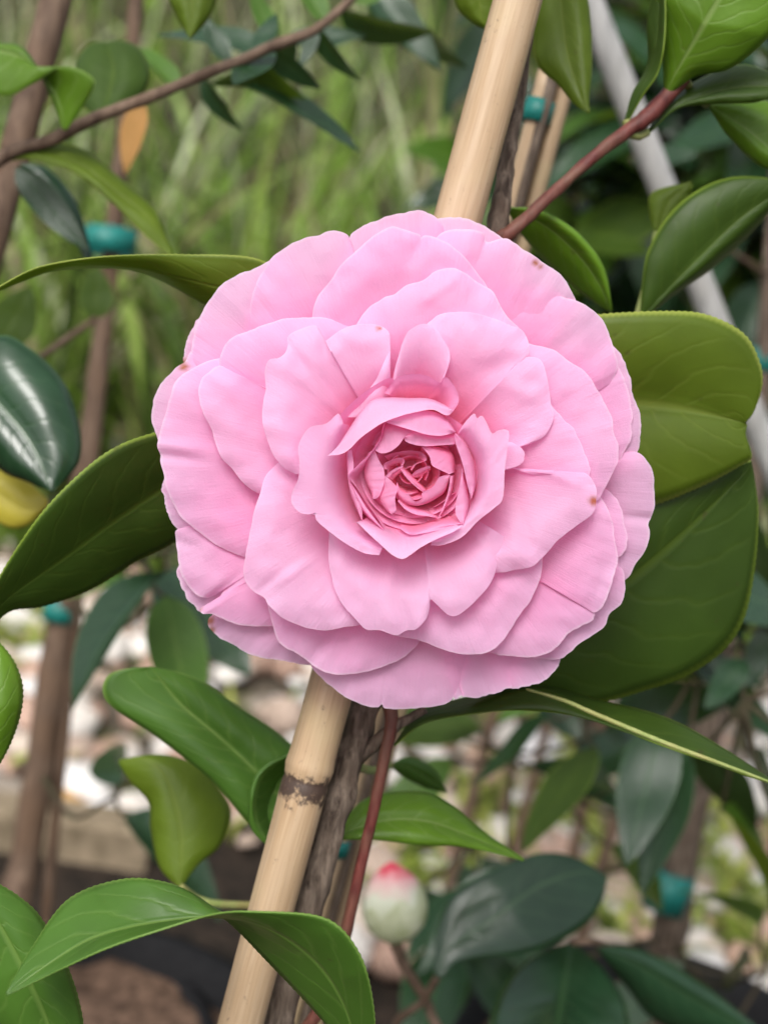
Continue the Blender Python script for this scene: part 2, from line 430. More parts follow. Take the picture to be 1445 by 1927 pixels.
petal(Q((2, [(1130, 720), (1195, 785), (1250, 860), (1285, 950), (1305, 1060), (1338, 1140), (1346, 1200), (1337, 1300), (1315, 1370), (1260, 1440)])), -17.5, amp=.6)
petal(Q((2, [(1160, 820), (1215, 880), (1265, 990), (1290, 1100), (1300, 1190), (1285, 1290), (1240, 1390), (1180, 1450)])), -15.5, amp=.5)
petal(Q((4, [(1130, 190), (1190, 230), (1235, 300), (1260, 400), (1270, 500), (1250, 550), (1205, 585), (1150, 600)])), -13.5, amp=.5)
petal(Q((2, [(60, 180), (230, 92), (300, 80), (380, 85), (450, 110), (520, 150), (590, 190), (660, 230)])), -17.4, amp=.6)
petal(Q((1, [(1090, 400), (1112, 310), (1115, 230), (1140, 170), (1200, 130), (1290, 90), (1358, 68)]), (2, [(60, 55), (130, 45), (180, 55), (240, 88), (290, 160)])), -16, amp=.9)
petal(Q((1, [(240, 980), (255, 900), (262, 800), (300, 640), (370, 510), (450, 430), (530, 385), (600, 365), (690, 315), (760, 300)])), -16, roll=2)
petal(Q((1, [(555, 760), (568, 690), (590, 530), (620, 430), (690, 310), (760, 260), (850, 205), (905, 185), (950, 181), (1010, 155), (1060, 155), (1105, 175), (1121, 205), (1110, 260), (1112, 330), (1080, 420)])), -14.3, roll=1.8)
petal(Q((2, [(200, 260), (240, 190), (290, 155), (360, 148), (430, 150), (490, 170), (500, 205), (520, 214), (600, 196), (650, 215), (720, 270), (800, 320), (880, 365), (940, 440), (975, 500), (988, 545), (970, 620)])), -12.6, roll=1.4,
      scorch=[(1008, 494, 9), (1018, 500, 6)], dents=[(925, 452, 30, 9, -10, -1.2)])
petal(Q((2, [(520, 540), (575, 495), (640, 485), (720, 478), (800, 475), (880, 490), (930, 522), (990, 535), (1060, 575), (1120, 620), (1160, 690), (1190, 770), (1213, 850), (1216, 900), (1190, 980)])), -13, roll=1.6,
      dents=[(1140, 690, 60, 12, 60, -.9)])
petal(Q((3, [(300, 400), (250, 415), (188, 423), (175, 465), (190, 600), (230, 700), (290, 780), (350, 797), (400, 775), (437, 742), (402, 808), (345, 830), (305, 860), (320, 885), (370, 885), (420, 905), (520, 935), (690, 950), (800, 930)])), -14.5, roll=2.0,
      dents=[(400, 1125, 50, 9, -40, -2.2), (345, 1022, 22, 7, 25, -1.5)], scorch=[(372, 1147, 9)])
petal(Q((1, [(470, 850), (405, 856), (330, 875), (260, 905), (190, 960), (150, 1040), (115, 1150), (95, 1230), (85, 1295), (78, 1330), (92, 1375), (88, 1410)]),
        (3, [(105, 110), (118, 180), (150, 260), (195, 340), (240, 390), (300, 440), (400, 510), (500, 560), (570, 578), (650, 560)])), -11.8, roll=1.8,
      dents=[(320, 838, 60, 10, 8, 1.5), (320, 860, 60, 9, 8, -1.4)])
petal(Q((3, [(650, 720), (672, 800), (690, 900), (710, 970), (750, 1040), (830, 1090), (870, 1120), (920, 1160), (1000, 1200), (1080, 1215), (1180, 1200), (1280, 1180), (1370, 1140), (1470, 1070), (1520, 1000)])), -12.2, roll=1.6,
      dents=[(610, 1215, 40, 12, -50, -1.2)])
petal(Q((4, [(1000, 800), (1090, 865), (1088, 900), (1075, 922), (1020, 950), (960, 980), (920, 1030), (860, 1080), (790, 1110), (700, 1117), (600, 1106), (520, 1086), (440, 1040)])), -11, roll=1.3)
petal(Q((4, [(1070, 180), (1120, 240), (1160, 300), (1190, 400), (1210, 500), (1216, 600), (1200, 680), (1170, 760), (1150, 820), (1120, 860), (1080, 872), (1000, 820)])), -9.6, roll=1.2,
      dents=[(1130, 1095, 40, 10, -70, -1.0)])
# middle petals
petal(Q((1, [(905, 680), (915, 620), (930, 560), (960, 500), (1010, 440), (1070, 350), (1150, 270), (1230, 200), (1290, 155), (1350, 135)]),
        (2, [(50, 150), (100, 163), (143, 178), (150, 200), (165, 185), (200, 186), (250, 205), (300, 230), (380, 290), (430, 350), (500, 440), (540, 520)])), -9.5, roll=1.0, amp=1.1,
      dents=[(785, 470, 14, 40, 25, -1.3), (760, 448, 30, 8, 10, .8)])
petal(Q((1, [(395, 960), (405, 890), (420, 820), (450, 770), (520, 720), (600, 690), (680, 660), (780, 635), (880, 625), (980, 630), (1080, 655), (1160, 668), (1240, 720)])), -8.4, roll=2.0)
petal(Q((2, [(-220, 720), (-200, 660), (-140, 580), (-60, 530), (10, 505), (70, 450), (160, 420), (220, 380), (290, 362), (340, 365), (400, 395), (450, 430), (530, 480), (570, 540), (600, 600), (650, 660), (690, 700), (720, 780)])), -6.2, roll=1.2, amp=1.1,
      dents=[(830, 545, 60, 10, -35, .9)])
petal(Q((1, [(700, 1040), (650, 1010), (580, 972), (500, 938), (435, 897), (400, 897), (350, 930), (315, 965), (296, 1020), (302, 1080), (330, 1160), (370, 1230), (400, 1330), (430, 1400)]), (3, [(500, 110), (560, 180), (630, 230), (720, 250)])), -6.6, roll=1.5,
      dents=[(415, 720, 40, 14, 35, 1.0)])
petal(Q((2, [(690, 740), (735, 768), (800, 785), (880, 810), (960, 870), (1040, 920), (1090, 990), (1130, 1060), (1170, 1140), (1192, 1190), (1196, 1240), (1218, 1310), (1220, 1400)]), (4, [(1190, 120), (1150, 200), (1110, 260), (1040, 300)])), -6.8, roll=1.3)
petal(Q((4, [(820, 520), (812, 590), (800, 680), (750, 800), (690, 880), (630, 980), (560, 1060), (500, 1095), (400, 1105), (320, 1090), (200, 1050), (110, 1020), (20, 1000), (-60, 940)])), -6.4, roll=1.2)
petal(Q((2, [(800, 1080), (850, 1105), (920, 1175), (980, 1240), (1020, 1310), (1045, 1380)]), (4, [(1062, 70), (1060, 150), (1000, 200)])), -4.8, roll=.8, amp=.6)
petal(Q((3, [(790, 20), (722, 68), (660, 140), (635, 230), (600, 330), (575, 450), (555, 560), (545, 640), (560, 710), (600, 760), (660, 795), (680, 830), (740, 890), (830, 930), (930, 960), (1010, 970), (1090, 960), (1170, 945), (1230, 900)])), -3.6, roll=1.4, amp=1.1,
      dents=[(510, 1095, 45, 10, -40, -1.1), (540, 1085, 45, 8, -35, .8)])
petal(Q((4, [(800, 140), (870, 132), (950, 140), (1010, 115), (1050, 120), (1090, 160), (1112, 220), (1105, 290), (1080, 340), (1000, 400), (900, 480), (820, 570), (760, 620), (680, 640), (560, 662), (470, 640)])), -2.6, roll=1.2, amp=1.1,
      scorch=[(1117, 943, 13)], dents=[(1055, 900, 50, 10, 20, .9), (985, 985, 12, 60, -15, -.8)])
petal(Q((3, [(1020, 400), (1008, 470), (1003, 560), (1020, 660), (1050, 770), (1090, 840), (1150, 900), (1210, 965), (1290, 975), (1370, 998), (1430, 972)]),
        (4, [(125, 966), (175, 915), (198, 850), (202, 802), (240, 840), (300, 890), (350, 890), (410, 850), (470, 790), (530, 710), (560, 630), (560, 580), (585, 535), (600, 460)])), -1.2, roll=1.1, amp=1.0,
      dents=[(800, 1150, 10, 34, 15, .9), (760, 1160, 14, 40, -25, -.9)])
petal(Q((2, [(120, 760), (150, 700), (205, 650), (250, 612), (320, 595), (400, 597), (480, 615), (560, 640), (640, 670), (700, 700), (730, 750), (739, 805), (728, 838), (690, 853), (740, 842), (795, 852), (826, 900), (838, 980), (850, 1090), (868, 1140), (865, 1200), (820, 1270), (760, 1310), (700, 1325), (620, 1310)])), -2.6, roll=.8, amp=1.2, bf=.3,
      dents=[(950, 690, 70, 22, -20, -1.6), (975, 735, 60, 16, 20, 1.0)])
petal(Q((4, [(560, -60), (640, -50), (690, -25), (712, 10), (700, 60), (640, 92), (560, 100)])), -2.0, roll=.3, amp=.3, bf=.5, bw=40)
# front petals round the cup
petal(Q((1, [(830, 1480), (760, 1440), (690, 1340), (645, 1200), (650, 1080), (665, 1010), (662, 920), (685, 862), (738, 850), (775, 822), (790, 780), (785, 738), (830, 700), (930, 670), (960, 708), (985, 755), (1020, 735), (1090, 690), (1170, 662), (1250, 662), (1310, 685), (1340, 725), (1335, 800), (1300, 890), (1250, 990), (1150, 1100), (1070, 1170)])), 1.0, roll=.9, amp=1.3, bf=.35, bw=60,
      dents=[(565, 680, 12, 55, -35, -2.0), (610, 655, 9, 40, -10, -1.4), (530, 690, 25, 30, 0, 1.2), (655, 690, 70, 30, -30, -1.4)], scorch=[(713, 618, 6)])
petal(Q((2, [(-15, 1010), (0, 960), (20, 870), (60, 750), (100, 690), (160, 663), (210, 680), (262, 735), (300, 800), (305, 870), (275, 940), (255, 1010)])), -0.4, roll=.5, amp=.5, bf=.45, bw=40, cup=1.5, depth=18)
loft([(Q((5, [(600, 130), (655, 62), (690, 28), (800, 12), (880, 30), (945, 66), (965, 35), (1000, 45), (1045, 110), (1062, 175), (1035, 230), (1000, 275)])), [0, 2.6, 3.2, 3.2, 3.0, 3.2, 3.4, 2.6, 1.6, .8]),
      (Q((5, [(640, 150), (690, 100), (740, 86), (800, 82), (860, 90), (910, 108), (940, 112), (965, 125), (985, 160), (995, 200), (985, 235), (970, 270)])), 0.2),
      (Q((5, [(680, 220), (720, 190), (780, 180), (840, 190), (890, 210), (930, 250)])), -9)], v1=.62, NU=70)  # lowered v1 deepens the pink, painting in this petal's shade
loft([(Q((5, [(300, 320), (325, 272), (380, 210), (460, 140), (560, 70), (640, 36), (680, 70)])), [1.5, 2, 2, 1.8, 1.6, 1.4, 0]),
      (Q((5, [(360, 340), (390, 300), (440, 245), (520, 185), (610, 130), (660, 110), (690, 115)])), -2.2),
      (Q((5, [(420, 380), (450, 340), (510, 290), (580, 240), (650, 210), (700, 200)])), -9)], v1=.66)  # deeper pink again, shade put into the petal colour
# the cup
loft([(Q((5, [(345, 300), (322, 258), (300, 268), (240, 320), (150, 338), (100, 390), (70, 470), (80, 560), (70, 660), (35, 740), (30, 810), (80, 868), (140, 880), (172, 870), (186, 920), (280, 1000), (380, 1070), (480, 1120), (570, 1132)])), [3, 7, 7.5, 7.5, 7, 6, 5.5, 4.5, 3.5]),
      (Q((5, [(350, 320), (300, 400), (255, 520), (235, 640), (240, 740), (270, 840), (340, 930), (430, 1010), (520, 1060), (590, 1090)])), [4, 5, 5, 5, 4.5, 4, 3.5, 3, 3]),
      (Q((5, [(400, 340), (370, 450), (350, 560), (345, 660), (360, 760), (400, 860), (460, 940), (540, 1000), (620, 1040)])), -3),
      (Q((5, [(500, 450), (470, 550), (470, 680), (510, 800), (580, 900), (650, 950)])), -15)], amp=.5, NU=80)
loft([(Q((5, [(1060, 370), (1100, 310), (1145, 262), (1163, 258), (1172, 290), (1200, 268), (1228, 305), (1265, 380), (1300, 362), (1345, 355), (1371, 375), (1360, 480), (1345, 600), (1332, 780), (1280, 840), (1180, 920), (1080, 1020), (960, 1070), (890, 1070)])), [2, 6, 7, 7, 6.5, 5.5, 4.5, 3.5, 3]),
      (Q((5, [(1050, 390), (1090, 360), (1130, 370), (1180, 430), (1225, 520), (1235, 640), (1215, 760), (1150, 870), (1060, 960), (960, 1020), (890, 1040)])), [2, 4.5, 5, 5, 4.5, 4, 3.5, 3, 3]),
      (Q((5, [(1030, 420), (1070, 440), (1110, 500), (1150, 600), (1150, 720), (1100, 840), (1020, 930), (930, 980), (870, 1000)])), -3),
      (Q((5, [(950, 480), (1000, 580), (1010, 680), (960, 790), (880, 880), (820, 900)])), -15)], amp=.5, NU=80)
loft([(Q((5, [(408, 930), (435, 932), (500, 995), (580, 1068), (650, 1130), (712, 1155), (760, 1132), (830, 1082), (930, 1030), (1030, 987), (1085, 945)])), [5.5, 6, 6.5, 7.5, 6.5, 6, 5]),
      (Q((5, [(440, 925), (480, 935), (540, 970), (610, 1012), (690, 1050), (770, 1050), (850, 1020), (940, 985), (1050, 945)])), [4, 4.5, 4.5, 4.5, 4.5, 4.5, 4]),
      (Q((5, [(500, 890), (560, 920), (640, 955), (720, 970), (800, 960), (900, 930), (1000, 890)])), -2),
      (Q((5, [(560, 780), (640, 850), (740, 870), (850, 840), (920, 780)])), -14)], NU=64)
# hood petals over the upper side of the cup
loft([(Q((5, [(252, 517), (330, 508), (385, 478), (450, 412), (530, 352), (600, 310), (700, 272), (800, 247), (900, 233), (985, 268), (1027, 240)])), [7, 8, 8.5, 8.5, 8, 7, 6]),
      (Q((5, [(300, 475), (360, 400), (410, 335), (465, 250), (535, 187), (620, 176), (740, 180), (870, 178), (960, 206), (1026, 236)])), [6.5, 7, 6.5, 6, 6, 6, 5.8]),
      (Q((5, [(340, 440), (390, 350), (450, 260), (540, 180), (640, 160), (760, 162), (870, 165), (960, 200), (1010, 240)])), 0),
      (Q((5, [(420, 420), (470, 330), (540, 250), (640, 210), (760, 210), (870, 220), (960, 250)])), -12)], NU=64)
loft([(Q((5, [(592, 306), (680, 332), (780, 362), (860, 386), (950, 394), (1035, 375)])), [5.5, 6, 6.5, 6.5, 6, 5]),
      (Q((5, [(590, 304), (690, 272), (800, 246), (910, 258), (990, 305), (1042, 372)])), [5.2, 4.5, 4, 4, 4, 4.8]),
      (Q((5, [(600, 290), (700, 262), (800, 238), (910, 250), (1000, 300), (1050, 380)])), -9)], v1=.86)
loft([(Q((5, [(1032, 388), (1045, 450), (1085, 570), (1110, 680), (1138, 785)])), [5, 5, 4.5, 4, 3]),
      (Q((5, [(1040, 376), (1092, 430), (1132, 510), (1157, 600), (1162, 700), (1140, 786)])), [4.8, 3.5, 2.5, 2, 2, 2.8]),
      (Q((5, [(1045, 380), (1100, 430), (1140, 510), (1165, 600), (1168, 700), (1140, 780)])), -9)], v1=.84)
loft([(Q((5, [(1082, 590), (1066, 700), (1045, 800), (1040, 870), (1060, 915), (1086, 945)])), [3, 3.5, 3.5, 3.5, 3.5, 3.5]),
      (Q((5, [(1084, 590), (1092, 660), (1108, 730), (1118, 800), (1110, 870), (1088, 946)])), [2.8, 2, 1.5, 1.5, 2, 3.3]),
      (Q((5, [(1070, 600), (1095, 660), (1112, 730), (1120, 800), (1110, 870), (1080, 930)])), -9)], v1=.84)
loft([(Q((5, [(680, 952), (755, 1003), (850, 995), (960, 970), (1050, 948), (1088, 935)])), [1, 3.5, 4, 4, 3.5, 3]),
      (Q((5, [(700, 955), (770, 985), (840, 968), (920, 940), (1000, 930), (1080, 930)])), [.6, 2.5, 2.5, 2.5, 2.8, 2.8]),
      (Q((5, [(720, 880), (780, 890), (850, 880), (930, 860), (1000, 830)])), -9)], v1=.84)
loft([(Q((5, [(602, 308), (572, 420), (505, 510), (425, 588), (378, 640), (395, 672), (435, 722), (485, 800), (550, 890), (600, 975)])), [4.5, 4.5, 4.5, 5, 5, 5, 4.5, 4, 3.5, 3]),
      (Q((5, [(610, 330), (590, 430), (540, 515), (480, 590), (450, 645), (450, 700), (480, 760), (520, 820), (570, 880), (610, 930)])), -3),
      (Q((5, [(640, 420), (620, 500), (580, 560), (560, 640), (570, 720), (610, 790), (640, 840)])), -11)], v1=.8)
loft([(Q((5, [(380, 640), (400, 690), (445, 760), (500, 850), (600, 978)])), [4.6, 4, 3.6, 3.2, 2.6]),
      (Q((5, [(382, 650), (410, 730), (445, 810), (490, 880), (590, 975)])), [4, 3, 2.4, 2.2, 2]),
      (Q((5, [(390, 650), (420, 740), (455, 820), (500, 890), (590, 965)])), -9)], v1=.84)
loft([(Q((5, [(398, 478), (412, 560), (408, 610), (384, 645), (400, 700), (440, 755), (462, 850), (468, 922)])), [3, 3.5, 3.8, 3.8, 3.6, 3.2, 3, 2.8]),
      (Q((5, [(372, 490), (372, 560), (375, 620), (378, 660), (390, 740), (420, 820), (445, 880), (466, 925)])), [2.8, 2.6, 2.6, 2.6, 2.4, 2, 2, 2.4]),
      (Q((5, [(375, 490), (378, 560), (380, 620), (384, 660), (398, 740), (430, 820), (450, 870), (470, 915)])), -9)], v1=.84)
# inner rosette
loft([(Q((5, [(540, 482), (585, 502), (640, 490), (690, 452), (722, 408), (735, 395)])), [3, 4, 4, 4, 4, 3.5]),
      (Q((5, [(545, 450), (580, 400), (600, 340), (660, 325), (740, 340), (800, 360)])), [1.5, 1.5, 2, 2, 2, 2]),
      (Q((5, [(540, 440), (575, 390), (610, 330), (670, 310), (750, 320), (800, 340)])), -9)], v1=.72)
loft([(Q((5, [(722, 404), (738, 432), (800, 452), (870, 458), (960, 452), (1038, 446)])), [4.2, 4.3, 4.2, 4, 3.8, 3.5]),
      (Q((5, [(728, 400), (790, 365), (860, 384), (950, 396), (1038, 386)])), [4, 2.8, 2.6, 2.6, 2.8]),
      (Q((5, [(735, 390), (790, 350), (860, 366), (950, 376), (1030, 380)])), -9)], v1=.72)
loft([(Q((5, [(830, 460), (878, 518), (895, 575), (940, 602), (1003, 632)])), [2.6, 3.2, 3.4, 3.4, 3]),
      (Q((5, [(850, 455), (920, 470), (980, 490), (1020, 530), (1030, 620)])), [2, 1.6, 1.4, 1.4, 1.6]),
      (Q((5, [(870, 440), (940, 455), (1000, 480), (1036, 530), (1040, 620)])), -9)], v1=.66)
loft([(Q((5, [(540, 480), (572, 552), (598, 600), (601, 680), (572, 762), (542, 786)])), [2.4, 2.4, 2.5, 2.5, 2.4, 2]),
      (Q((5, [(500, 500), (488, 580), (484, 630), (498, 690), (518, 735), (530, 780)])), [1, .6, .4, .4, .8, 1.5]),
      (Q((5, [(505, 500), (495, 580), (492, 630), (506, 690), (525, 735), (538, 770)])), -9)], v1=.66)
loft([(Q((5, [(608, 640), (652, 682), (682, 722), (668, 780), (673, 850), (652, 881)])), [2.2, 2.4, 2.6, 2.6, 2.4, 1.8]),
      (Q((5, [(600, 660), (590, 720), (570, 770), (590, 820), (620, 860), (645, 880)])), [1.6, 1, .8, .8, 1, 1.4]),
      (Q((5, [(605, 665), (600, 720), (590, 770), (606, 815), (630, 850), (650, 870)])), -9)], v1=.66)
loft([(Q((5, [(680, 680), (702, 730), (755, 760), (792, 800), (832, 780), (836, 746), (900, 710), (940, 652), (1003, 632)])), [1.6, 1.8, 2, 2.2, 2.2, 2.2, 2.2, 2.2, 2.2]),
      (Q((5, [(675, 720), (685, 765), (740, 812), (800, 826), (860, 812), (920, 780), (975, 735), (1005, 650)])), [.4, .2, .2, .2, .2, .4, .8, 1.8]),
      (Q((5, [(680, 730), (700, 780), (750, 806), (800, 815), (860, 800), (920, 770), (965, 720)])), -9)], v1=.66)
loft([(Q((5, [(685, 800), (735, 852), (800, 882), (880, 893), (938, 906)])), [.8, 1.4, 1.6, 1.6, 1.4]),
      (Q((5, [(690, 785), (740, 828), (800, 850), (870, 868), (930, 900)])), [.2, 0, 0, .2, 1]),
      (Q((5, [(700, 770), (750, 800), (800, 815), (860, 830), (910, 850)])), -9)], v1=.66)
loft([(Q((5, [(1006, 640), (1003, 690), (988, 760), (960, 840), (940, 888)])), [2.4, 2.4, 2, 1.6, 1.2]),
      (Q((5, [(1030, 640), (1024, 700), (1005, 770), (975, 840), (945, 888)])), [1.4, .8, .6, .6, .9]),
      (Q((5, [(1034, 640), (1030, 700), (1012, 770), (985, 840), (955, 880)])), -9)], v1=.66)
loft([(Q((5, [(905, 835), (960, 800), (1010, 760), (1040, 740)])), [.2, .6, .6, .2]), (Q((5, [(900, 850), (960, 830), (1010, 800), (1050, 770)])), -9)], amp=.2, v1=.55)
loft([(Q((5, [(600, 600), (598, 570), (640, 545), (700, 530), (727, 545), (716, 580)])), [1.5, 1.8, 2, 2, 2, 1.6]),
      (Q((5, [(625, 605), (630, 590), (655, 572), (690, 560), (706, 562), (700, 580)])), -1), (Q((5, [(640, 620), (650, 610), (670, 600), (690, 600), (700, 605)])), -9)], amp=.2, NU=36, v1=.60)
loft([(Q((5, [(610, 642), (640, 612), (680, 590), (718, 578)])), [2.2, 2.4, 2.4, 2]), (Q((5, [(640, 660), (660, 635), (690, 615), (715, 600)])), .8), (Q((5, [(660, 690), (680, 660), (700, 640), (720, 620)])), -9)], amp=.2, NU=30, v1=.55)
loft([(Q((5, [(700, 600), (735, 650), (785, 700), (835, 738), (852, 735)])), [2, 1.8, 1.4, 1, .8]), (Q((5, [(715, 590), (760, 635), (805, 680), (855, 730)])), .4), (Q((5, [(740, 590), (790, 640), (830, 680), (870, 720)])), -9)], amp=.2, NU=30, v1=.55)
loft([(Q((5, [(758, 650), (795, 612), (845, 588), (882, 580), (884, 602)])), [.8, 1.4, 1.4, 1.2, .8]), (Q((5, [(775, 650), (820, 640), (860, 615), (886, 600)])), -.6), (Q((5, [(780, 660), (830, 660), (870, 630), (890, 610)])), -9)], amp=.2, NU=30, v1=.55)
loft([(Q((5, [(600, 520), (680, 495), (770, 485), (840, 500), (862, 545), (800, 570), (770, 610)])), [1, 1.2, 1.2, 1, .8, .6, .4]), (Q((5, [(620, 540), (690, 520), (760, 515), (810, 525), (815, 550), (780, 575), (760, 600)])), -2), (Q((5, [(660, 570), (710, 560), (750, 555), (770, 565), (770, 580), (760, 590)])), -10)], amp=.2, v1=.55)
# deeper petals of the rolled heart that fill the gaps
for k in range(16):
    a = k*137.5; rr = [128, 118, 104, 92, 78, 64][k % 6]; 
    arc = [(FC[0]+6+rr*math.cos(R(a+q)), FC[1]-6+rr*.95*math.sin(R(a+q))) for q in (-62, -40, -18, 0, 18, 40, 62)]
    ar2 = [(FC[0]+6+(x-FC[0]-6)*.82, FC[1]-6+(y-FC[1]+6)*.82) for x, y in arc]
    ar3 = [(FC[0]+6+(x-FC[0]-6)*.5, FC[1]-6+(y-FC[1]+6)*.5) for x, y in arc]
    loft([(arc, [-3, -1.2, -.6, -.2, -.6, -1.2, -3]), (ar2, -3.5), (ar3, -8)], amp=.6, NU=30, NV=16, v1=.55)

for k in range(9):
    a = 40+k*137.5; rr = [52, 42, 32, 22, 12][k % 5]; cx, cy = FC[0]-2, FC[1]-4
    arc = [(cx+rr*math.cos(R(a+q))*1.05, cy+rr*math.sin(R(a+q))) for q in (-75, -45, -20, 0, 20, 45, 75)]
    ar2 = [(cx+(x-cx)*.9, cy+(y-cy)*.9) for x, y in arc]; ar3 = [(cx+(x-cx)*.6, cy+(y-cy)*.6) for x, y in arc]
    loft([(arc, [-2.5, -.4, .4, .8, .4, -.4, -2.5]), (ar2, -1.6), (ar3, -8)], amp=.7, NU=30, NV=16, v1=.5)

# ------------------------------------------------------------------ traced leaves
def leaf_loft(mid, up, lo, mat, parent, dep, serr=.0, NS=90, NA=7, fold=.0012, seed=0, label=None, wave=.0006):
    """blade between two traced edges; mid/up/lo are pixel lists from stalk to tip with the same parameter,
    dep = (list of depths along the midrib, extra depth of the upper edge, extra depth of the lower edge)"""
    m = spline(mid, NS); a = spline(up, NS); b = spline(lo, NS)
    dm, da, db = dep
    dm = np.interp(np.linspace(0, 1, NS), np.linspace(0, 1, len(dm)), dm)
    ex = lambda q: np.interp(np.linspace(0, 1, NS), np.linspace(0, 1, len(q)), q) if hasattr(q, '__len__') else q*np.sin(np.pi*np.linspace(.03, .97, NS))
    da, db = ex(da), ex(db)
    vs_, uv = [], []
    for i in range(NS):
        t = i/(NS-1)
        pm = P(m[i][0], m[i][1], dm[i]); pa = P(a[i][0], a[i][1], dm[i]+da[i]); pb = P(b[i][0], b[i][1], dm[i]+db[i])
        if serr:
            tooth = ((i*.5) % 1.0)
            k = serr*(tooth-.3)*math.sin(math.pi*t)**.3
            pa = pa+(pa-pm).normalized()*k; pb = pb+(pb-pm).normalized()*k
        for j in range(-NA, NA+1):
            s = abs(j)/NA; e = pa if j < 0 else pb
            p = pm.lerp(e, s)
            bul = fold*math.sin(math.pi*s)*math.sin(math.pi*min(1, t*1.02))
            bul += wave*s*noise.noise(Vector((t*7+seed, j*.3, seed*1.7)))
            p = p - fwd*bul
            vs_.append(p); uv.append((.5+.5*j/NA, t))
    nc = 2*NA+1
    o = mesh_obj('leaf', vs_, grid_faces(NS, nc), mat, parent, uvs=uv)
    # the side that faces the camera is the blade's top side unless the caller flips it
    me = o.data; f = me.polygons[(NS//2)*(nc-1)+NA]
    if f.normal.dot(f.center-CP) > 0: me.flip_normals()
    md = o.modifiers.new('thickness', 'SOLIDIFY'); md.thickness = .00035; md.offset = 0
    if label: o['label'] = label
    return o
def under(o):
    o.data.flip_normals(); return o

# a plain camellia blade, one metre long, shared by the many background leaves
def leaf_mesh(name, mat, wid=.46, droop=.18, foldv=.10, seed=0, NS=13, NA=3):
    vs_, uv = [], []
    for i in range(NS):
        t = i/(NS-1)
        wv = wid*.5*(math.sin(math.pi*min(1, t**.82*1.0))**.75)*(1-.25*t) if 0 < t < 1 else .004
        for j in range(-NA, NA+1):
            s = j/NA
            z = foldv*abs(s)*wv*2 - droop*t*t + .03*noise.noise(Vector((t*3+seed, s*1.3, seed)))
            vs_.append((t, s*wv, z)); uv.append((.5+.5*s, t))
    me = bpy.data.meshes.new(name); me.from_pydata(vs_, [], [f[::-1] for f in grid_faces(NS, 2*NA+1)])
    me.polygons.foreach_set('use_smooth', [True]*len(me.polygons))
    ul = me.uv_layers.new(name='UVMap'); idx = np.zeros(len(me.loops), dtype=np.int32); me.loops.foreach_get('vertex_index', idx)
    ul.data.foreach_set('uv', np.asarray(uv, dtype=np.float32)[idx].ravel())
    me.materials.append(mat); me.update()
    return me
LEAFM = {}
for mk in ('leaf_gloss', 'leaf_dark', 'leaf_green', 'leaf_bright', 'leaf_olive', 'leaf_yellow', 'leaf_brown'):
    LEAFM[mk] = [leaf_mesh('leaf', MAT[mk], .40+.05*i, .06+.13*i, .04+.09*i, i*3.3) for i in range(3)]
def place_leaf(parent, base, tip, nrm, mk, wide=1.0, var=0):
    d = tip-base; L = d.length; x = d.normalized()
    z = (nrm-x*nrm.dot(x)).normalized(); y = z.cross(x)
    m = Matrix((x*L, y*L*wide, z*L)).transposed().to_4x4(); m.translation = base
    o = bpy.data.objects.new('leaf', LEAFM[mk][var % 3]); col.objects.link(o)
    o.parent = parent; o.matrix_parent_inverse = world_of(parent).inverted(); o.matrix_basis = m
    return o
def PL(parent, b, t, d, mk, roll=0, wide=1.0, var=0, flip=False):
    "leaf between two pixels; d a depth or (base, tip) depths; roll turns the blade about its length away from facing the camera"
    d0, d1 = d if hasattr(d, '__len__') else (d, d)
    B, T = P(*b, d0), P(*t, d1)
    n = (CP-(B+T)/2).normalized()
    n = Quaternion((T-B).normalized(), R(roll)) @ n
    o = place_leaf(parent, B, T, -n if flip else n, mk, wide, var)
    return o
def twig(parent, pts, r, mat='stem_red', name='twig', n=None, seg=8, wob=.12):
    return tube(name, pts, r, MAT[mat], parent, n=n or 6*len(pts), seg=seg, wob=wob, seed=len(bpy.data.objects))

# ------------------------------------------------------------------ bamboo stake and stem of the main plant
def bamboo(p0, p1, r, nodes, mat, seed=0, seg=28):
    "round cane with swollen joints; nodes are fractions along it"
    p0, p1 = Vector(p0), Vector(p1)
    if p0.z > .15: p0 = p0+(p0-p1)*((p0.z-.02)/(p1.z-p0.z))      # every cane reaches down to the soil
    L = (p1-p0).length
    ts = sorted(set([i/120 for i in range(121)] + [nd+e/L for nd in nodes for e in (-.006, -.004, -.0028, -.0018, -.001, -.0004, 0, .0006, .0014, .0022, .003, .004, .006) if 0 < nd+e/L < 1]))
    pts, rad, soot = [], [], []
    for t in ts:
        bow = .0006*math.sin(math.pi*t*1.7+seed)
        pts.append(p0.lerp(p1, t)+Vector((bow, bow*.4, 0)))
        rr = r*(1.0+.04*math.sin(t*9+seed)); s_ = 0
        for nd in nodes:
            e = (t-nd)*L
            rr *= 1+.045*math.exp(-((e-.0030)/.0014)**2)+.03*math.exp(-(e/.007)**2)-.05*math.exp(-((e+.0004)/.0010)**2)
            s_ = max(s_, math.exp(-((e+.0022)/.0034)**2))
        rad.append(rr); soot.append(min(1, s_*1.2))
    v, f = tube_geo(pts, rad, seg=seg, wob=.02, seed=seed)
    uv = [((i % seg)/seg, ts[i//seg]*L*8) for i in range(len(v))]
    o = mesh_obj('bamboo_stake', v, f, mat, None, uvs=uv)
    at = o.data.attributes.new('soot', 'FLOAT', 'POINT'); at.data.foreach_set('value', np.repeat(np.array(soot, dtype=np.float32), seg))
    return o
sA, sB = P(455, 1927, .338), P(978, 0, .338)
sdir = (sB-sA).normalized()
sbase = sA - sdir*((sA.z-.14)/sdir.z); stop_ = sB+sdir*.25
LS = (stop_-sbase).length
def frac(px, py):
    q_ = P(px, py, .338); return (q_-sbase).dot(sdir)/LS
f1 = frac(575, 1462)
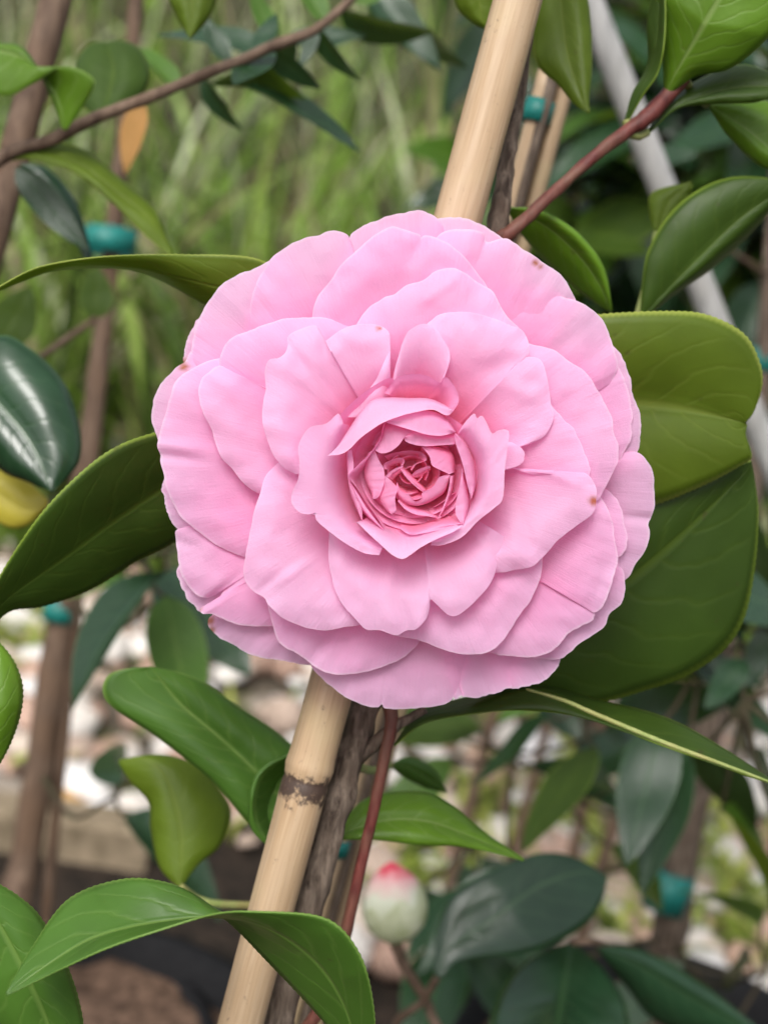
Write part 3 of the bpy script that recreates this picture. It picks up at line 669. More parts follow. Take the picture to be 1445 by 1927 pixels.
tag(bamboo(sbase, stop_, .0056, [f1, f1+.24/LS, f1-.18/LS], MAT['bamboo'], 1.3), 'thick tan bamboo stake standing right behind the pink flower', 'stake')

# main stem, grey-brown, beside the stake
stem_px = [(330, 2560, .375), (420, 2230, .36), (500, 1990, .352), (536, 1850, .350), (578, 1700, .349), (618, 1560, .348), (655, 1430, .348), (682, 1340, .348), (740, 1180, .350), (800, 960, .352), (860, 720, .352), (905, 560, .350), (935, 430, .350), (948, 340, .350), (962, 250, .350), (980, 140, .350), (997, 20, .350), (1015, -120, .350)]
tube('trunk', [P(*q_) for q_ in stem_px], [.0052, .005, .0048, .0046, .0044, .0042, .0041, .0040, .0036, .0032, .0029, .0027, .0026, .0022, .0019, .0017, .0016, .0013], MAT['bark'], plant, n=150, seg=18, wob=.32, seed=3)
# flower stalk
tube('twig', [P(742, 1010, .352), P(760, 960, .345), FP(FC[0], FC[1], -34)], [.0022, .0024, .0032], MAT['bark_brown'], plant, n=12, seg=10)
# red shoot below the flower
tube('twig', [P(700, 1270, .346), P(736, 1345, .345), P(722, 1430, .345), (P(702, 1530, .346)), P(680, 1625, .347), P(655, 1735, .348), P(640, 1790, .35), P(612, 1880, .352), P(560, 1960, .353)], [.0015, .0017, .0015, .0014, .0014, .0015, .0016, .0017, .0018], MAT['stem_red'], plant, n=60, seg=10, wob=.1)
tube('twig', [P(672, 1430, .348), P(720, 1385, .346), P(752, 1362, .345), P(800, 1335, .343)], [.0018, .0016, .0014, .0010], MAT['bark'], plant, n=24, seg=8, wob=.2)
# branch leaving the stem to the upper right
rb = [(930, 455, .350), (962, 436, .348), (1010, 392, .350), (1060, 345, .353), (1120, 292, .355), (1180, 246, .357), (1215, 222, .357), (1250, 185, .358), (1290, 145, .358)]
tube('branch', [P(*q_) for q_ in rb], [.0026, .0018, .0016, .00155, .00155, .0018, .0021, .0021, .0016], MAT['stem_red'], plant, n=60, seg=12, wob=.18, seed=5)

# ---- leaves of the main plant, traced
under(leaf_loft([(900, 740), (1000, 745), (1100, 750), (1170, 755), (1250, 763), (1330, 778), (1404, 797)],
          [(900, 735), (960, 640), (1050, 600), (1130, 591), (1250, 585), (1330, 592), (1398, 628), (1428, 680), (1434, 720), (1424, 760), (1412, 785), (1400, 793)],
          [(900, 745), (960, 860), (1050, 945), (1130, 962), (1230, 950), (1330, 910), (1400, 872), (1413, 862), (1411, 845), (1402, 820), (1404, 800)],
          MAT['leaf_olive'], plant, ([.340, .340, .342], -.008, .004), serr=.0005, NS=130, fold=.0025, seed=1, label='broad olive leaf showing its matt underside beside the flower'))
under(leaf_loft([(860, 1285), (960, 1240), (1060, 1175), (1178, 1092), (1280, 1005), (1398, 890), (1412, 868)],
          [(860, 1280), (950, 1150), (1050, 1030), (1180, 960), (1300, 920), (1380, 880), (1412, 867)],
          [(860, 1290), (960, 1300), (1060, 1325), (1130, 1322), (1210, 1300), (1290, 1272), (1360, 1225), (1400, 1160), (1420, 1060), (1425, 970), (1420, 910), (1413, 868)],
          MAT['leaf_dark'], plant, ([.346, .349, .350], -.004, .010), serr=.0005, NS=130, fold=.001, seed=2))
long_leaf = leaf_loft([(742, 1402), (800, 1350), (880, 1330), (1010, 1297), (1120, 1346), (1250, 1398), (1350, 1435), (1462, 1477)],
          [(742, 1400), (790, 1340), (880, 1312), (1010, 1290), (1120, 1316), (1250, 1350), (1350, 1402), (1462, 1476)],
          [(742, 1404), (800, 1362), (900, 1342), (1000, 1338), (1100, 1352), (1250, 1405), (1350, 1441), (1462, 1479)],
          MAT['leaf_dark'], plant, ([.346, .34, .335], .012, -.004), NS=100, fold=.001, seed=3)
tube('midrib', [P(990, 1297, .334), P(1060, 1318, .332), P(1120, 1344, .331), P(1250, 1398, .329), P(1350, 1435, .327), P(1462, 1477, .330)], [.0003, .0005, .0006, .0006, .0005, .0003], MAT['stem_green'], long_leaf, n=40, seg=8, wob=.05)
leaf_loft([(955, 392), (1020, 420), (1080, 470), (1125, 530), (1150, 586)],
          [(955, 390), (1000, 393), (1050, 412), (1100, 452), (1138, 510), (1150, 584)],
          [(955, 395), (980, 440), (1030, 495), (1080, 540), (1120, 570), (1150, 588)],
          MAT['leaf_bright'], plant, ([.358, .362, .366], -.003, .010), NS=70, fold=.002, seed=4)
under(leaf_loft([(540, 560), (480, 555), (410, 540), (330, 520), (250, 503), (120, 503), (-20, 552)],
          [(540, 545), (490, 489), (350, 478), (200, 482), (100, 496), (50, 512), (-20, 550)],
          [(540, 570), (450, 600), (380, 570), (300, 526), (230, 506), (110, 508), (50, 526), (-20, 555)],
          MAT['leaf_olive'], plant, ([.338, .334, .326], -.004, .010), NS=100, serr=.0003, fold=.001, seed=5))
# left lower leaf, dark underside
under(leaf_loft([(-25, 1185), (10, 1130), (120, 1050), (230, 970), (330, 905), (440, 840)],
          [(-25, 1180), (-5, 1095), (60, 990), (130, 910), (210, 846), (290, 815), (360, 808), (440, 838)],
          [(-25, 1190), (20, 1150), (80, 1141), (170, 1110), (260, 1055), (330, 1020), (400, 960), (440, 845)],
          MAT['leaf_dark'], plant, ([.332, .336, .342], -.014, .012), serr=.0005, NS=110, fold=.0018, seed=6))
# twisted leaf in front
leaf_loft([(672, 2010), (668, 1960), (648, 1890), (605, 1820), (540, 1765), (470, 1735), (400, 1727), (330, 1733), (250, 1746), (170, 1770), (90, 1818), (12, 1873)],
          [(668, 2010), (650, 1975), (620, 1935), (560, 1868), (500, 1805), (450, 1752), (415, 1722), (370, 1686), (310, 1660), (230, 1655), (130, 1692), (60, 1785), (12, 1870)],
          [(676, 2010), (705, 1950), (700, 1870), (680, 1800), (640, 1745), (590, 1722), (500, 1716), (410, 1719), (300, 1751), (200, 1786), (105, 1830), (12, 1876)],
          MAT['leaf_green'], plant, ([.305, .295, .287, .284, .282, .278], [0, .004, .008, .012, .010, .004, .006, .010, .008, .004, 0], [0, -.004, -.006, -.006, -.004, -.004, -.008, -.008, -.006, -.002, 0]), serr=.00045, NS=150, fold=.0006, seed=7, wave=.0003)
leaf_loft([(-60, 1640), (-10, 1720), (40, 1810), (90, 1920), (110, 2010)],
          [(-60, 1636), (0, 1664), (40, 1690), (78, 1728), (120, 1800), (148, 1880), (156, 1960), (110, 2010)],
          [(-60, 1645), (-90, 1750), (-80, 1860), (0, 1980), (105, 2015)],
          MAT['leaf_green'], plant, ([.290, .292, .298], .006, .006), serr=.0004, NS=80, fold=.002, seed=8)
leaf_loft([(-30, 1480), (-25, 1400), (-20, 1320), (-25, 1240), (-40, 1180)],
          [(-30, 1480), (10, 1420), (38, 1350), (43, 1290), (25, 1240), (-5, 1205), (-40, 1180)],
          [(-32, 1480), (-90, 1400), (-100, 1320), (-80, 1240), (-42, 1180)],
          MAT['leaf_bright'], plant, ([.288, .286, .288], .003, .006), serr=.0004, NS=70, fold=.002, seed=9)
# leaves behind the stake, lower left
leaf_loft([(600, 1580), (560, 1540), (500, 1470), (420, 1392), (345, 1328), (290, 1262), (280, 1256)],
          [(600, 1575), (575, 1440), (530, 1385), (450, 1330), (380, 1282), (320, 1262), (280, 1255)],
          [(600, 1585), (540, 1590), (470, 1550), (400, 1470), (300, 1390), (215, 1332), (194, 1300), (205, 1270), (240, 1258), (278, 1256)],
          MAT['leaf_green'], plant, ([.37, .368, .362], .004, -.004), NS=70, fold=.0025, seed=10)
leaf_loft([(338, 1668), (342, 1600), (335, 1530), (310, 1460), (270, 1425), (225, 1432)],
          [(334, 1668), (300, 1630), (285, 1560), (280, 1510), (245, 1470), (225, 1435)],
          [(342, 1668), (375, 1625), (415, 1590), (435, 1530), (410, 1480), (370, 1440), (300, 1420), (226, 1430)],
          MAT['leaf_olive'], plant, ([.395, .40, .405], .003, .006), NS=60, fold=.002, seed=11)
leaf_loft([(515, 1600), (485, 1555), (478, 1505), (495, 1455), (545, 1420)],
          [(513, 1600), (474, 1560), (470, 1505), (488, 1450), (545, 1418)],
          [(518, 1600), (530, 1550), (535, 1505), (545, 1460), (547, 1422)],
          MAT['leaf_green'], plant, ([.36, .358, .36], .0, .02), NS=50, fold=.001, seed=12)
leaf_loft([(630, 1575), (720, 1545), (800, 1545), (880, 1572), (985, 1618)],
          [(630, 1570), (690, 1502), (790, 1489), (850, 1515), (910, 1565), (985, 1616)],
          [(630, 1580), (700, 1580), (790, 1590), (880, 1595), (985, 1620)],
          MAT['leaf_bright'], plant, ([.362, .366, .372], .006, -.004), NS=60, fold=.002, seed=13)
leaf_loft([(735, 1440), (760, 1440), (800, 1460), (840, 1490)], [(735, 1437), (770, 1425), (815, 1445), (840, 1488)], [(735, 1444), (760, 1462), (800, 1482), (840, 1492)],
          MAT['leaf_green'], plant, ([.40, .41, .42], .002, .002), NS=30, seed=14)
# upper right leaves on the red branch
leaf_loft([(1252, 176), (1275, 130), (1310, 70), (1350, 0), (1400, -80)],
          [(1250, 172), (1246, 110), (1238, 40), (1250, -30), (1400, -82)],
          [(1256, 178), (1310, 142), (1370, 130), (1430, 85), (1480, 20), (1470, -60), (1402, -80)],
          MAT['leaf_bright'], plant, ([.357, .345, .338], .006, .0), NS=70, fold=.0025, seed=15)
leaf_loft([(1178, 226), (1200, 175), (1224, 130), (1238, 60), (1242, -60)], [(1175, 226), (1190, 175), (1218, 120), (1218, 40), (1238, -60)], [(1182, 228), (1210, 178), (1240, 130), (1252, 40), (1246, -60)],
          MAT['leaf_dark'], plant, ([.358, .352, .35], .004, -.004), NS=50, fold=.0005, seed=16)
leaf_loft([(1218, 248), (1262, 208), (1330, 180), (1400, 165), (1500, 165)], [(1217, 245), (1260, 190), (1320, 148), (1400, 122), (1500, 160)], [(1220, 252), (1275, 205), (1340, 196), (1420, 192), (1500, 170)],
          MAT['leaf_dark'], plant, ([.36, .358, .355], .006, -.002), NS=50, fold=.002, seed=17)
leaf_loft([(1330, 196), (1390, 235), (1440, 275), (1500, 320)], [(1330, 194), (1400, 190), (1470, 205), (1500, 316)], [(1332, 200), (1365, 250), (1430, 312), (1500, 324)],
          MAT['leaf_bright'], plant, ([.37, .37, .37], .003, .003), NS=40, fold=.002, seed=18)
leaf_loft([(1207, 604), (1228, 574), (1330, 470), (1400, 405), (1490, 345)], [(1204, 604), (1208, 535), (1218, 475), (1255, 408), (1310, 360), (1380, 334), (1490, 340)], [(1210, 606), (1260, 560), (1335, 508), (1400, 450), (1450, 395), (1490, 350)],
          MAT['leaf_dark'], plant, ([.375, .372, .37], -.002, .006), NS=70, fold=.0025, seed=19)
leaf_loft([(1235, 440), (1245, 410), (1262, 375), (1300, 345)], [(1232, 440), (1222, 400), (1228, 362), (1298, 343)], [(1240, 440), (1265, 415), (1290, 385), (1302, 348)],
          MAT['leaf_olive'], plant, ([.40, .40, .40], .002, .002), NS=30, seed=20)
# hanging leaves at the top
leaf_loft([(1050, -90), (1055, 0), (1065, 90), (1085, 160), (1106, 212)], [(1046, -90), (1000, -20), (1004, 60), (1010, 120), (1050, 160), (1080, 195), (1105, 212)], [(1056, -90), (1100, -20), (1112, 60), (1112, 140), (1108, 180), (1108, 212)],
          MAT['leaf_olive'], plant, ([.372, .37, .366], .004, .0), NS=50, fold=.002, seed=21)
leaf_loft([(900, -80), (900, -20), (905, 30), (925, 58)], [(896, -80), (860, -40), (858, 10), (890, 44), (925, 58)], [(905, -80), (950, -40), (960, 10), (945, 40), (926, 58)],
          MAT['leaf_olive'], plant, ([.375, .378, .38], .003, .003), NS=40, fold=.002, seed=22)
leaf_loft([(365, -70), (362, 0), (362, 40), (358, 72)], [(360, -70), (318, -20), (330, 25), (357, 72)], [(370, -70), (408, -20), (395, 30), (360, 72)],
          MAT['leaf_olive'], plant, ([.41, .41, .41], .003, .003), NS=40, fold=.002, seed=23)
# short stalks and hidden twigs that carry the leaves
for pts in ([(900, 740, .338), (880, 760, .342), (850, 760, .351)], [(860, 1285, .340), (800, 1300, .345), (716, 1250, .35)], [(955, 392, .358), (945, 400, .354), (938, 420, .350)],
            [(540, 560, .335), (640, 600, .35), (880, 660, .352)], [(440, 842, .340), (600, 960, .352), (765, 1090, .35)], [(668, 2010, .305), (640, 2060, .33), (480, 2090, .356)],
            [(600, 1580, .37), (625, 1570, .36), (632, 1562, .349)], [(338, 1668, .395), (400, 1700, .40), (590, 1705, .35)], [(515, 1600, .36), (560, 1640, .36), (602, 1660, .35)],
            [(630, 1575, .362), (626, 1590, .355), (622, 1600, .349)], [(735, 1440, .40), (700, 1450, .38), (665, 1440, .348)], [(-30, 1480, .288), (-60, 1600, .30), (-60, 1640, .292), (0, 1900, .33), (420, 2230, .36)],
            [(1178, 226, .358), (1180, 238, .358), (1182, 246, .357)], [(1252, 176, .357), (1250, 182, .358)], [(1218, 248, .36), (1200, 256, .359), (1178, 248, .357)], [(1330, 196, .37), (1300, 170, .364), (1288, 148, .358)],
            [(1207, 604, .375), (1170, 640, .375), (880, 640, .352)], [(1235, 440, .40), (1225, 500, .39), (1195, 615, .376)], [(1050, -90, .372), (1040, -110, .36), (1012, -100, .35)], [(900, -80, .375), (960, -90, .36), (1010, -90, .35)]):
    twig(plant, [P(*q_) for q_ in pts], [.0011]*(len(pts)-1)+[.0012], 'stem_green', 'leaf_stalk')

# ------------------------------------------------------------------ background materials
def simple(name, c1, c2, scale, rough=.7, spec=.3, bumps=.3, dist=.001, random_mix=None):
    b = NB(name); tc = b.n('TexCoord'); ob = tc.outputs['Object']
    n1 = b.noise(ob, scale, 4, .6)
    c = b.mix(b.ramp(n1, [(.35, 0.), (.65, 1.)]), c1, c2)
    return b.done(b.principled(c, rough, b.bump(n1, bumps, dist), spec))
MAT['tape'] = simple('teal_tape', (.006, .12, .10), (.012, .18, .155), 120, .45, .4, .2, .0006)
MAT['pot'] = simple('black_plastic', (.008, .008, .009), (.016, .016, .017), 200, .75, .15)
MAT['mulch'] = simple('potting_mix', (.05, .03, .02), (.20, .125, .085), 130, .9, .2, .9, .006)
MAT['timber'] = simple('weathered_timber', (.14, .11, .07), (.28, .22, .15), 60, .85, .2, .6, .003)
def palette_material(name, cols, rough, spec, trans=None, island=True, bumps=.3, scale=80):
    b = NB(name); g = b.n('NewGeometry'); tc = b.n('TexCoord')
    n = len(cols)
    c = b.ramp(g.outputs['Random Per Island'], [(i/n, k) for i, k in enumerate(cols)], 'CONSTANT')
    n1 = b.noise(tc.outputs['Object'], scale, 4, .6)
    c = b.mix(b.ramp(n1, [(.35, .0), (.7, .55)]), c, b.mix(.5, c, (.08, .06, .03)))
    sh = b.principled(c, rough, b.bump(n1, bumps, .002), spec)
    if trans: sh = b.mixsh(trans, sh, b.translucent(c))
    return b.done(sh)
MAT['pebble'] = palette_material('pebbles', [(.62, .57, .52), (.42, .32, .26), (.70, .66, .62), (.34, .22, .17), (.55, .46, .38), (.26, .22, .18), (.74, .71, .69), (.48, .32, .25), (.60, .56, .52)], .8, .3)
MAT['grass'] = palette_material('grass_blades', [(.17, .32, .03), (.27, .42, .06), (.07, .13, .02), (.11, .20, .02), (.44, .38, .22), (.22, .38, .04), (.15, .10, .06), (.55, .60, .36), (.05, .09, .02), (.34, .48, .10)], .45, .4, .35)
MAT['weed'] = palette_material('weeds', [(.26, .34, .05), (.34, .40, .07), (.42, .46, .11), (.16, .24, .04)], .5, .3, .35)

# ------------------------------------------------------------------ gravel, weeds, grass (uncountable)
def ico():
    import bmesh
    bm = bmesh.new(); bmesh.ops.create_icosphere(bm, subdivisions=2, radius=1)
    v = [x.co.copy() for x in bm.verts]; f = [tuple(q.index for q in y.verts) for y in bm.faces]; bm.free(); return v, f
ICO = ico()
def stone_geo(c, s, rng):
    v, f = ICO; sd_ = rng.random()*50
    ax = Vector((rng.uniform(.8, 1.35), rng.uniform(.7, 1.1), rng.uniform(.5, .8)))
    q_ = Quaternion((0, 0, 1), rng.random()*6.3) @ Quaternion((1, 0, 0), rng.uniform(-.3, .3))
    return [c + q_ @ Vector((p.x*ax.x, p.y*ax.y, p.z*ax.z))*s*(1+.22*noise.noise(p*1.3+Vector((sd_, 0, 0)))) for p in v], f
BY = G(150, 1560, .03).y
def gravel():
    rng = random.Random(3); V, F = [], []
    for _ in range(5000):
        y = 1.08+1.62*rng.random()**1.2; x = rng.uniform(-.88*y, .88*y)
        if y < BY+.06 and x < -.02: continue
        n = noise.noise(Vector((x*1.6, y*1.6, 4.0)))
        if rng.random() < .25+n*.9: continue
        s = rng.choice([.010, .013, .016, .020, .024, .030])
        v, f = stone_geo(Vector((x, y, ground_z(x, y)+s*.35)), s, rng)
        o = len(V); V += v; F += [tuple(i+o for i in q_) for q_ in f]
    tag(mesh_obj('gravel', V, F, MAT['pebble']), 'pale pink and white gravel on the ground behind the plants', 'gravel', kind='stuff')
gravel()
def blades(name, n, place, mat, label, cat, seed):
    rng = random.Random(seed); V, F = [], []
    for _ in range(n):
        b, h, wd, lean, az = place(rng)
        d = Vector((math.cos(az), math.sin(az), 0)); s = Vector((-d.y, d.x, 0)); fl = rng.uniform(-.9, .9)
        s = (s*math.cos(fl)+d*math.sin(fl))
        o = len(V); k = 6
        for i in range(k):
            t = i/(k-1); ww = wd*(1-t**2.5)*.5+.0004
            c = b + Vector((0, 0, h*(t-.42*lean*t*t))) + d*(h*lean*t*t)
            V += [c-s*ww, c+s*ww]
        F += [(o+2*i, o+2*i+1, o+2*i+3, o+2*i+2) for i in range(k-1)]
    tag(mesh_obj(name, V, F, mat), label, cat, kind='stuff')
def gp(rng):
    y = 2.05+3.2*rng.random()**2.0; x = rng.uniform(-.88*y, .88*y)
    cx, cy = round(x/.28)*.28+.08*math.sin(y*9), round(y/.28)*.28
    x = x*.45+cx*.55; y = y*.45+cy*.55
    h = rng.uniform(.3, .95)
    return Vector((x, y, ground_z(x, y)-.01)), h, rng.choice([.008, .010, .014, .018, .026]), rng.uniform(.15, .95), rng.random()*6.3
blades('tall_grass', 4200, gp, MAT['grass'], 'tall green and straw coloured strap grass on the bank', 'grass', 5)
def wp(rng):
    y = 1.15+1.4*rng.random(); x = rng.uniform(-.88*y, .88*y)
    for _ in range(6):
        if noise.noise(Vector((x*1.6, y*1.6, 4.0))) < -.08: break
        y = 1.15+1.4*rng.random(); x = rng.uniform(-.88*y, .88*y)
    if y < BY+.06: x = abs(x)+.02
    return Vector((x, y, ground_z(x, y)-.004)), rng.uniform(.02, .07), rng.uniform(.008, .018), rng.uniform(.5, 1.1), rng.random()*6.3
blades('weeds', 5800, wp, MAT['weed'], 'low yellow-green weeds growing between the gravel', 'weeds', 6)

# timber edging along the gravel
def board():
    V, F = [], []; n = 40
    for i in range(n+1):
        x = -1.6+1.42*i/n; z0 = .035+.004*noise.noise(Vector((x*5, 0, 0))); y0 = BY+.006*noise.noise(Vector((x*3, 2, 0)))
        V += [(x, y0, -.03), (x, y0, z0-.004), (x, y0+.005, z0), (x, y0+.040, z0), (x, y0+.045, z0-.004), (x, y0+.045, -.03)]
    for i in range(n):
        for k in range(6):
            F.append((i*6+k, i*6+(k+1) % 6, (i+1)*6+(k+1) % 6, (i+1)*6+k))
    F += [tuple(range(6)), tuple(n*6+5-k for k in range(6))]
    tag(mesh_obj('timber_edging', V, F, MAT['timber'], smooth=False), 'long weathered timber board edging the gravel', 'board')
board()
# larger loose stones that can be picked out
def stone(px, py, s, c1, c2, label, seed):
    g = G(px, py, .03); g.z = ground_z(g.x, g.y)+s*.4
    v, f = stone_geo(g, s, random.Random(seed))
    tag(mesh_obj('stone', v, f, simple('stone_rock', c1, c2, 40, .75)), label, 'stone')
stone(125, 1455, .038, (.66, .62, .58), (.78, .75, .73), 'largest white stone, by the brown trunk on the left of the gravel', 1)
stone(128, 1508, .034, (.60, .30, .07), (.55, .36, .18), 'rusty orange stone beside the timber board', 2)
stone(1010, 1400, .040, (.70, .66, .66), (.80, .77, .77), 'pale lilac white stone among leaves under the flower', 3)
stone(1260, 1500, .040, (.72, .68, .66), (.80, .77, .75), 'round white stone beside the trunk with the teal band', 4)

# ------------------------------------------------------------------ pots of the next row
def pot(x, y, r, h, label):
    e = empty('plant_pot', (x, y, 0)); ns = 40
    prof = [(r*.74, .0), (r*.97, h*.86), (r*1.04, h*.86), (r*1.05, h), (r*.98, h), (r*.95, h*.9), (r*.93, h*.88)]
    V = [Vector((x+q_*math.cos(2*math.pi*k/ns), y+q_*math.sin(2*math.pi*k/ns), z)) for q_, z in prof for k in range(ns)]
    F = [(i*ns+k, i*ns+(k+1) % ns, (i+1)*ns+(k+1) % ns, (i+1)*ns+k) for i in range(len(prof)-1) for k in range(ns)]
    F.append(tuple(range(ns-1, -1, -1)))
    mesh_obj('pot_body', V, F, MAT['pot'], e)
    V = [Vector((x, y, h*.9))]; nr = 14
    for i in range(1, nr+1):
        for k in range(ns):
            a = 2*math.pi*k/ns; q_ = r*.955*i/nr
            V.append(Vector((x+q_*math.cos(a), y+q_*math.sin(a), h*.885+.010*noise.noise(Vector((q_*math.cos(a)*45, q_*math.sin(a)*45, x)))+.006*(1-i/nr))))
    F = [(0, 1+k, 1+(k+1) % ns) for k in range(ns)] + [(1+i*ns+k, 1+(i+1)*ns+k, 1+(i+1)*ns+(k+1) % ns, 1+i*ns+(k+1) % ns) for i in range(nr-1) for k in range(ns)]
    mesh_obj('soil', V, F, MAT['mulch'], e)
    tag(e, label, 'plant pot'); return e
g0 = sbase
pot(g0.x, g0.y, .12, .22, 'black nursery pot of the plant with the pink flower')

def band(parent, p0, p1, r, name='tie_band'):
    "flat tape wrapped round a stem"
    ax = (p1-p0).normalized(); s1 = ax.orthogonal().normalized(); s2 = ax.cross(s1); ns = 20; L = (p1-p0).length
    V = []
    for z, k in ((0, .96), (.0, 1.0), (L, 1.0), (L, .96)):
        for i in range(ns):
            a = 2*math.pi*i/ns; q_ = r*k
            V.append(p0+ax*z+s1*q_*math.cos(a)*1.1+s2*q_*math.sin(a))
    F = [(j*ns+i, j*ns+(i+1) % ns, (j+1)*ns+(i+1) % ns, (j+1)*ns+i) for j in range(3) for i in range(ns)]
    # loose tail of the tape
    o = len(V); e = p0+s1*r
    V += [e, e+ax*L*.8, e+ax*L*.7+s1*r*.5+s2*r*.3, e+s1*r*.55+s2*r*.3]
    F.append((o, o+1, o+2, o+3))
    return mesh_obj(name, V, F, MAT['tape'], parent)

def grow(name, label, trunk, rad, leaves, seed, mats, bark='bark_brown', zone=None, L=(.06, .09), spread=.22, group=None, up=.35, tmin=.25):
    """a potted camellia: trunk through points, side branches, alternate leaves"""
    rng = random.Random(seed)
    e = empty(name, trunk[0]); tag(e, label, 'plant', group)
    tube('trunk', trunk, rad, MAT[bark], e, n=60, seg=12, wob=.2, seed=seed)
    tp = np.array([tuple(p) for p in trunk]); tp = param(tp, 60)
    n = 0
    while n < leaves:
        k = int(rng.uniform(tmin, 1)*59); b = Vector(tp[k])
        az = rng.random()*6.283; d = Vector((math.cos(az), math.sin(az), rng.uniform(.1, .9)*up*2)).normalized()
        ln = rng.uniform(.5, 1.0)*spread
        pts = [b, b+d*ln*.5+Vector((0, 0, .01)), b+d*ln+Vector((0, 0, ln*.25))]
        twig(e, pts, [.0022, .0017, .0011], 'bark_brown' if rng.random() < .6 else 'stem_red', 'branch', n=8, seg=6)
        m = rng.randint(4, 7)
        for i in range(m):
            t = .3+.7*i/(m-1); p = pts[0].lerp(pts[1], t*2) if t < .5 else pts[1].lerp(pts[2], t*2-1)
            a2 = rng.random()*6.283; s = d.orthogonal().normalized(); s = Quaternion(d, a2) @ s
            ld = (d*.6+s*.9+Vector((0, 0, rng.uniform(-.5, .2)))).normalized()
            ll = rng.uniform(*L); nn = Vector((rng.uniform(-.5, .5), rng.uniform(-.9, .2), 1))
            place_leaf(e, p, p+ld*ll, nn, rng.choice(mats), rng.uniform(.85, 1.15), rng.randint(0, 2)); n += 1
    return e

# ---- right-hand plant of the next row, its trunk wrapped with a teal band
tR = [P(1235, 1890, .86), P(1258, 1760, .86), P(1285, 1600, .855), P(1315, 1450, .85), P(1355, 1250, .84), P(1395, 1050, .83), P(1420, 850, .82), P(1436, 680, .81), P(1450, 500, .80), P(1470, 200, .80)]
bR = Vector((tR[0].x-.01, tR[0].y+.0, .17))
pR = grow('camellia_plant', 'potted camellia whose grey-brown trunk wears a wide teal band over the gravel', [bR]+tR, [.0115, .011, .0108, .0104, .0098, .0085, .007, .0062, .0055, .0048, .004], 0, 11, ['leaf_gloss'], bark='bark')
band(pR, P(1246, 1712, .857), P(1268, 1640, .857), .0135)
band(pR, P(1437, 700, .812), P(1440, 655, .812), .0075)
pot(bR.x+.02, bR.y-.01, .125, .20, 'black nursery pot under the trunk with the wide teal band')
twR = lambda pts, r=.0014, mt='bark_brown': twig(pR, [P(*q_) for q_ in pts], r, mt)
# traced soft leaves of that plant
leaf_loft([(822, 1840), (845, 1785), (930, 1725), (1010, 1668), (1090, 1640), (1140, 1650)],
          [(818, 1838), (820, 1760), (850, 1685), (930, 1635), (1020, 1605), (1085, 1615), (1140, 1648)],
          [(828, 1842), (880, 1805), (1000, 1792), (1090, 1750), (1130, 1700), (1142, 1652)],
          MAT['leaf_gloss'], pR, ([.50, .51, .53], .006, -.002), NS=50, fold=.0012, seed=31)
leaf_loft([(1075, 1772), (1065, 1830), (1055, 1890), (1040, 1990)], [(1072, 1772), (985, 1812), (930, 1890), (930, 1960), (1038, 1992)], [(1078, 1772), (1140, 1830), (1180, 1900), (1170, 1960), (1044, 1992)],
          MAT['leaf_gloss'], pR, ([.55, .51, .46], .006, .006), NS=40, fold=.002, seed=32)
leaf_loft([(1120, 1780), (1200, 1815), (1290, 1870), (1450, 1960)], [(1120, 1778), (1210, 1790), (1320, 1850), (1450, 1955)], [(1122, 1784), (1180, 1860), (1250, 1930), (1450, 1970)],
          MAT['leaf_gloss'], pR, ([.54, .55, .56], .004, .008), NS=40, fold=.003, seed=33)
twR([(822, 1840, .50), (800, 1880, .51), (760, 1960, .55), (1000, 2050, .8), (1235, 1890, .86)])
twR([(1075, 1772, .52), (1130, 1775, .54), (1200, 1800, .7), (1252, 1790, .86)])
